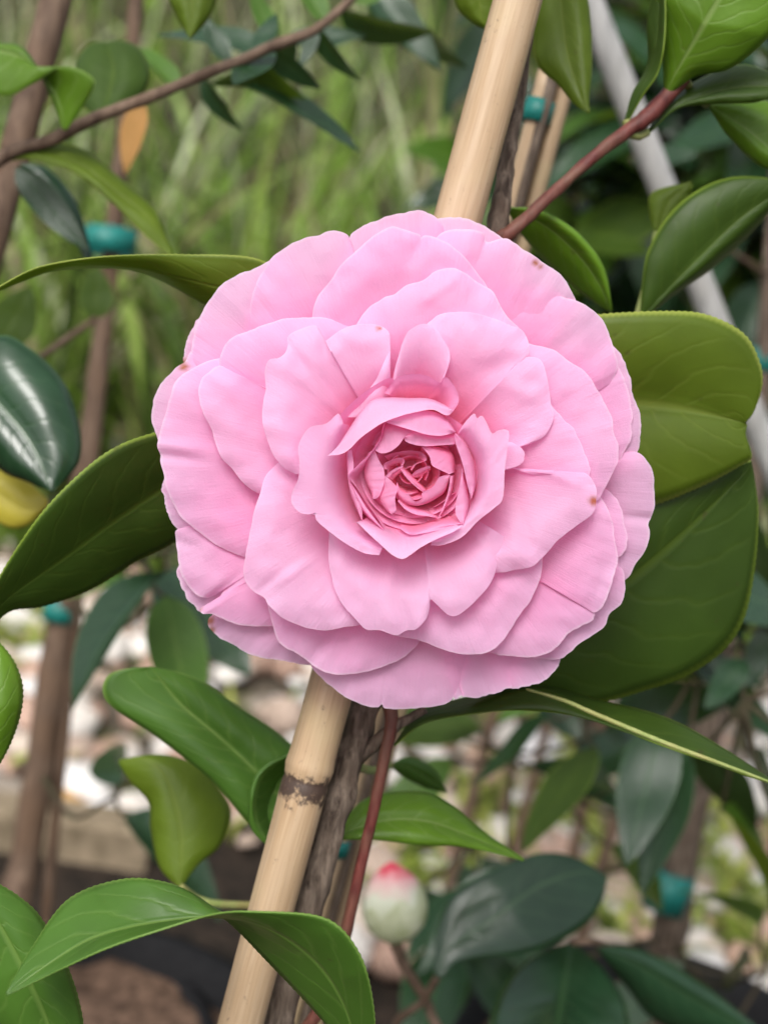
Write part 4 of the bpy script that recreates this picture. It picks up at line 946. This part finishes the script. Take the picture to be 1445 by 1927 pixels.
# bare twigs with a bud
bud = tube('twig', [P(745, 1775, .52), P(760, 1815, .52), P(800, 1880, .52), P(850, 1960, .52), P(1000, 2050, .7), P(1235, 1895, .86)], [.0024, .0020, .0018, .0018, .002, .003], MAT['bark_brown'], pR, n=50, seg=10)
def flower_bud(parent):
    ax = (P(735, 1622, .52)-P(748, 1775, .52)).normalized(); b0 = P(748, 1775, .52); L = (P(735, 1622, .52)-b0).length
    s1 = ax.orthogonal().normalized(); s2 = ax.cross(s1); ns = 20
    prof = [(0, .15), (.06, .5), (.18, .82), (.34, .98), (.5, 1.0), (.66, .9), (.8, .68), (.92, .36), (1.0, .05)]
    V = []
    for z, q_ in prof:
        for k in range(ns):
            a = 2*math.pi*k/ns; rr = .0116*q_*(1+.05*math.sin(4*a+z*5)); V.append(b0+ax*(L*z)+s1*rr*math.cos(a)+s2*rr*math.sin(a))
    F = [(i*ns+k, i*ns+(k+1) % ns, (i+1)*ns+(k+1) % ns, (i+1)*ns+k) for i in range(len(prof)-1) for k in range(ns)]
    b = NB('bud'); tc = b.n('TexCoord'); sx = b.n('SeparateXYZ'); b.l(tc.outputs['UV'], sx.inputs[0])
    c = b.ramp(b.math('ADD', sx.outputs[1], b.math('MULTIPLY', b.math('SUBTRACT', b.noise(tc.outputs['Object'], 160, 2), .5), .25)), [(0, (.20, .25, .08)), (.2, (.55, .60, .38)), (.6, (.72, .74, .58)), (.82, (.78, .42, .42)), (.92, (.70, .07, .11))])
    uv = [((i % ns)/ns, prof[i//ns][0]) for i in range(len(V))]
    o = mesh_obj('flower_bud', V, F, b.done(b.principled(c, .5)), parent, uvs=uv)
    o['label'] = 'closed pale green bud with a crimson tip'
    for k in range(6):                       # overlapping bud scales
        a0 = k*1.05; zz0 = .02+.10*(k % 3)
        Vs = []
        for i in range(7):
            t = i/6
            for j in range(-3, 4):
                a = a0+j/3*.75*math.sin(math.pi*min(.97, .25+t*.75)); z = zz0+t*.5
                q_ = np.interp(z, [p[0] for p in prof], [p[1] for p in prof])
                rr = .0116*q_+.0006; Vs.append(b0+ax*(L*z)+s1*rr*math.cos(a)+s2*rr*math.sin(a))
        mesh_obj('bud_scale', Vs, grid_faces(7, 7), MAT['bud_scale'], o)
MAT['bud_scale'] = simple('bud_scale', (.42, .47, .24), (.66, .68, .48), 120, .55)
flower_bud(pR)

# ---- left-hand plant of the next row
tL = [P(25, 1720, .80), P(48, 1620, .80), P(75, 1450, .79), P(100, 1280, .78), P(125, 1120, .77), P(150, 960, .76), P(172, 800, .75), P(190, 650, .74), P(205, 520, .73), P(215, 420, .72), P(240, 200, .71), P(262, -60, .70)]
bL = Vector((tL[0].x-.012, tL[0].y, .16))
pL = grow('camellia_plant', 'potted camellia with a brown trunk and two teal bands left of the gravel', [bL]+tL, [.010, .0095, .009, .0088, .0085, .008, .007, .006, .005, .0048, .0044, .004, .0036], 0, 12, ['leaf_gloss'], bark='bark_brown')
band(pL, P(112, 1170, .772), P(122, 1128, .772), .0092)
band(pL, P(206, 478, .726), P(211, 432, .726), .0125)
pot(bL.x+.01, bL.y, .12, .19, 'black nursery pot under the brown trunk beside the white stones')
pot(P(560, 2050, .78).x-.13, P(560, 2050, .78).y, .13, .21, 'black nursery pot holding only brown mulch, behind the thick bamboo stake')
# thin cane bound to that trunk
tag(bamboo(Vector((tL[0].x+.015, tL[0].y+.004, .14)), P(232, 300, .715), .0034, [.3, .62], MAT['bark_brown'], 2.2, 14), 'thin dark brown cane bound to the left trunk with teal tape', 'stake')

# ---- neighbour plant with the slanting twig at the upper left
pN = empty('camellia_plant', P(-260, 2300, .5))
tag(pN, 'camellia plant whose slender red-brown branch crosses in front of the grass', 'plant')
nb = [(-300, 2500, .52), (-260, 1700, .48), (-200, 900, .46), (-120, 420, .44), (0, 300, .435), (100, 262, .43), (180, 222, .43), (280, 184, .432), (380, 142, .435), (455, 113, .44), (520, 84, .44), (585, 60, .445), (640, 18, .45), (720, -60, .45)]
tube('branch', [P(*q_) for q_ in nb], [.006, .0055, .0045, .003, .0022, .0020, .0019, .0018, .0017, .0017, .0018, .0016, .0014, .0012], MAT['bark_brown'], pN, n=110, seg=10, wob=.15, seed=9)
leaf_loft([(122, 245), (110, 190), (60, 120), (0, 95), (-70, 90)], [(120, 245), (95, 180), (50, 95), (0, 82), (-70, 86)], [(126, 245), (160, 195), (178, 150), (120, 125), (60, 160), (0, 180), (-70, 96)],
          MAT['leaf_bright'], pN, ([.42, .415, .42], .004, -.004), NS=60, fold=.002, seed=41)
leaf_loft([(190, 222), (205, 180), (215, 130), (200, 80)], [(186, 222), (150, 190), (140, 130), (165, 86), (200, 78)], [(196, 220), (250, 200), (282, 150), (270, 100), (240, 78), (202, 78)],
          MAT['leaf_dark'], pN, ([.45, .46, .47], .006, .006), NS=40, fold=.003, seed=42)
leaf_loft([(10, 300), (60, 280), (150, 310), (230, 370), (290, 420), (325, 480)], [(10, 296), (70, 264), (150, 278), (220, 330), (290, 395), (326, 478)], [(12, 304), (60, 300), (140, 325), (210, 380), (270, 440), (322, 484)],
          MAT['leaf_olive'], pN, ([.435, .43, .43], .006, -.002), NS=60, fold=.001, seed=43)
leaf_loft([(40, 310), (80, 340), (120, 390), (175, 500)], [(38, 308), (90, 318), (145, 385), (178, 500)], [(40, 314), (60, 360), (110, 410), (170, 500)],
          MAT['leaf_gloss'], pN, ([.46, .46, .46], .004, -.006), NS=40, fold=.001, seed=44)
leaf_loft([(-60, 700), (0, 760), (60, 835), (98, 925)], [(-60, 690), (0, 632), (60, 658), (120, 720), (150, 800), (148, 870), (100, 926)], [(-60, 710), (-60, 800), (0, 882), (50, 905), (96, 926)],
          MAT['leaf_gloss'], pN, ([.41, .405, .40], .006, .004), NS=60, fold=.004, seed=45, label='dark glossy leaf reflecting the bright sky')
leaf_loft([(-60, 900), (0, 930), (50, 960), (92, 945)], [(-60, 890), (0, 885), (50, 905), (92, 940)], [(-60, 915), (0, 985), (50, 990), (92, 950)], MAT['leaf_yellow'], pN, ([.43, .43, .43], .002, .002), NS=30, seed=46)
for a in [((0, 650), (60, 540), (.55, .55), 'leaf_dark', 0, 2.0, 0), ((180, 600), (185, 500), .6, 'leaf_dark', 10, 1.9, 0), ((500, 100), (300, 30), .50, 'leaf_gloss', 60, 1, 1), ((560, 70), (430, 190), .47, 'leaf_gloss', -50, 1.1, 2),
          ((500, 95), (600, 170), .46, 'leaf_gloss', 40, 1.2, 0), ((450, 160), (690, 240), .47, 'leaf_gloss', -72, 1.0, 1), ((590, 50), (660, 160), .46, 'leaf_gloss', 50, 1, 1), ((520, 85), (470, -40), .46, 'leaf_green', 40, 1, 0),
          ((640, 20), (800, 100), .50, 'leaf_gloss', 55, 1, 2), ((270, 195), (225, 320), .52, 'leaf_brown', 30, 1, 1), ((380, 150), (440, 250), .50, 'leaf_gloss', 45, 1, 1),
          ((430, 120), (380, 20), .48, 'leaf_gloss', 30, 1.1, 0), ((470, 108), (560, 200), .47, 'leaf_dark', 55, 1.2, 1), ((540, 75), (690, 60), .50, 'leaf_gloss', -50, 1.1, 0), ((610, 40), (560, -60), .47, 'leaf_green', 30, 1.1, 1),
          ((330, 170), (260, 60), .50, 'leaf_green', 50, 1.0, 2), ((690, -30), (850, 150), .56, 'leaf_gloss', 50, 1.0, 1), ((660, 0), (760, -60), .5, 'leaf_green', 10, 1.1, 1)]:
    PL(pN, *a)
twig(pN, [P(-60, 700, .41), P(-100, 690, .42), P(-150, 560, .45)], .0012, 'stem_green', 'leaf_stalk')
twig(pN, [P(-60, 900, .43), P(-120, 860, .44), P(-180, 800, .46)], .0012, 'stem_green', 'leaf_stalk')
twig(pN, [P(0, 650, .55), P(-80, 700, .52), P(-190, 860, .46)], .0012, 'stem_green', 'leaf_stalk')
twig(pN, [P(180, 600, .6), P(40, 700, .56), P(-190, 880, .46)], .0014, 'bark_brown', 'branch')
tag(bamboo(P(-190, 1100, .50), P(135, -120, .50), .0058, [.36, .9], MAT['bark_brown'], 3.1, 16), 'pinkish brown cane behind the light green leaf, left of the grass', 'stake')
# ---- canes at the upper right
MAT['cane_grey'] = bark_material('cane_grey', (.26, .26, .25), (.44, .43, .42), (.34, .33, .31), 200)
tag(bamboo(P(515, 2010, .46), P(1035, 130, .43), .0032, [.3], MAT['bamboo'], 4.4, 14), 'slim pale bamboo cane with two teal ties, the nearer to the thick stake', 'stake')
tag(bamboo(P(545, 2010, .462), P(1058, 90, .427), .0018, [.4], MAT['bark'], 5.4, 12), 'thin dark stick between the two slim pale canes', 'stake')
tag(bamboo(P(572, 2010, .47), P(1075, 110, .432), .0030, [.6], MAT['bamboo'], 7.4, 14), 'slim pale bamboo cane beside the hanging olive leaf', 'stake')
tag(bamboo(P(1330, 560, .64), P(1085, -60, .60), .0060, [.8], MAT['cane_grey'], 6.4, 14), 'pale grey weathered cane slanting against the dark shrub', 'stake')
tag(band(None, P(1007, 232, 0.4316), P(1018, 190, 0.431), .0044, 'plant_tie'), 'small teal tie round the slim pale cane', 'plant tie')
tag(band(None, P(627, 1606, 0.4536), P(635, 1575, 0.4531), .0046, 'plant_tie'), 'teal tie round the cane behind the red shoot', 'plant tie')
# leaves that catch the sky
HV = Vector((-.12, -.88, .62)).normalized()
def shine(parent, b, t, d, wide=1.0, var=0, mk='leaf_gloss', n=HV):
    d0, d1 = d if hasattr(d, '__len__') else (d, d)
    return place_leaf(parent, P(*b, d0), P(*t, d1), n, mk, wide, var)
shine(pN, (505, 92), (440, 150), (.45, .43), 1.2); shine(pN, (480, 105), (520, 20), (.45, .46), .9); shine(pN, (30, 315), (165, 470), (.45, .45), .8); shine(pN, (600, 55), (560, 130), .46, .9)
shine(pN, (690, -30), (830, 110), (.55, .54), .8, 1)
shine(pR, (1190, 300), (1310, 285), (.66, .64), 1.1); twig(pR, [P(1190, 300, .66), P(1300, 420, .72), P(1448, 520, .80)], .0014, 'bark_brown', 'branch')
shine(pR, (1400, 1240), (1330, 1330), (.58, .56), 1.0); shine(pR, (1330, 1240), (1440, 1290), .6, 1.0); shine(pR, (1440, 1180), (1410, 1300), .6, 1.2)

# ------------------------------------------------------------------ leaf clusters of the plants behind
def cluster(parent, anchor, px, py, d, n, rad, mats, seed, L=(.055, .085), dr=.08):
    "a side branch from the trunk to a spot, with leaves set round its outer part"
    rng = random.Random(seed)
    tip = P(px, py, d); a = Vector(anchor); midp = a.lerp(tip, .5)+Vector((0, 0, -.02))
    twig(parent, [a, midp, tip], [.0020, .0015, .0010], 'stem_dark', 'branch', n=14, seg=7)
    for i in range(n):
        q_ = Vector((rng.gauss(0, 1), rng.gauss(0, 1), rng.gauss(0, .8)))
        p = tip+q_*rad*.55
        ld = (q_.normalized()*.7+Vector((rng.uniform(-1, 1), rng.uniform(-.7, .3), rng.uniform(-.8, .3)))).normalized()
        nn = Vector((rng.uniform(-.5, .5), rng.uniform(-1.0, .1), 1))
        ll = rng.uniform(*L)
        if p.z < .1: continue
        place_leaf(parent, p, p+ld*ll, nn, rng.choice(mats), rng.uniform(.85, 1.2), rng.randint(0, 2))
        if q_.length > .35:
            twig(parent, [tip, tip.lerp(p, .6)+Vector((0, 0, -.004)), p], [.0012, .001, .0008], 'stem_dark', 'leaf_stalk', n=6, seg=5)
DK = ['leaf_gloss']*5+['leaf_dark', 'leaf_green']
for i, (px, py, d, n, rd) in enumerate([(1090, 1330, .66, 5, .03), (1400, 1320, .58, 8, .04), (960, 1420, .74, 7, .05), (890, 1580, .80, 5, .03), (860, 1730, .80, 4, .03), (1320, 1240, .62, 7, .04), (1060, 1500, .72, 4, .04), (1440, 1180, .60, 6, .04), (1440, 1830, .74, 5, .04)]):
    k = min(range(len(tR)), key=lambda q_: abs(tR[q_].z-(P(px, py, d).z-.04)))
    cluster(pR, tR[k], px, py, d, n, rd, DK, 50+i)
for i, (px, py, d, n, rd) in enumerate([(215, 1500, .70, 2, .02), (320, 1115, .68, 5, .035), (270, 1050, .62, 4, .04)]):
    k = min(range(len(tL)), key=lambda q_: abs(tL[q_].z-(P(px, py, d).z-.04)))
    cluster(pL, tL[k], px, py, d, n, rd, DK, 70+i)
def back_shrub(px, py, d, n, seed, label, rd=.14, mats=DK, cl=6):
    rng = random.Random(seed); c = P(px, py, d); b = Vector((c.x+rng.uniform(-.03, .03), c.y+.03, ground_z(c.x, c.y)-.01))
    e = empty('camellia_plant', b); tag(e, label, 'plant', None)
    top = Vector((c.x, c.y, c.z+.12)); tr = [b, b.lerp(top, .4)+Vector((.01, 0, 0)), b.lerp(top, .75)+Vector((-.01, 0, 0)), top]
    tube('trunk', tr, [.006, .005, .004, .002], MAT['bark_brown'], e, n=30, seg=10, wob=.2, seed=seed)
    for i in range(cl):
        a = tr[1].lerp(tr[3], rng.uniform(.3, .95))
        t = Vector((rng.uniform(-1, 1), rng.uniform(-1, .6), rng.uniform(-.8, .9)))*rd+c
        v = t-CP; dd = v.dot(fwd); qx = IW/2+v.dot(cr)/dd/KY; qy = IH/2-v.dot(cu)/dd/KY
        cluster(e, a, qx, qy, dd, n//cl, rd*.55, mats, seed*10+i, (.06, .095))
back_shrub(1120, 330, 1.05, 120, 1, 'dark glossy camellia shrub just right of the slim bamboo cane')
back_shrub(1290, 240, 1.10, 132, 2, 'dark camellia shrub behind the red branch')
back_shrub(1430, 330, 1.00, 108, 3, 'dark camellia shrub behind the big right-hand leaves')
back_shrub(1200, 520, 1.20, 108, 4, 'low dark camellia shrub behind the olive leaf')
back_shrub(1200, 40, 1.25, 120, 5, 'tall camellia shrub behind the grey slanting cane')
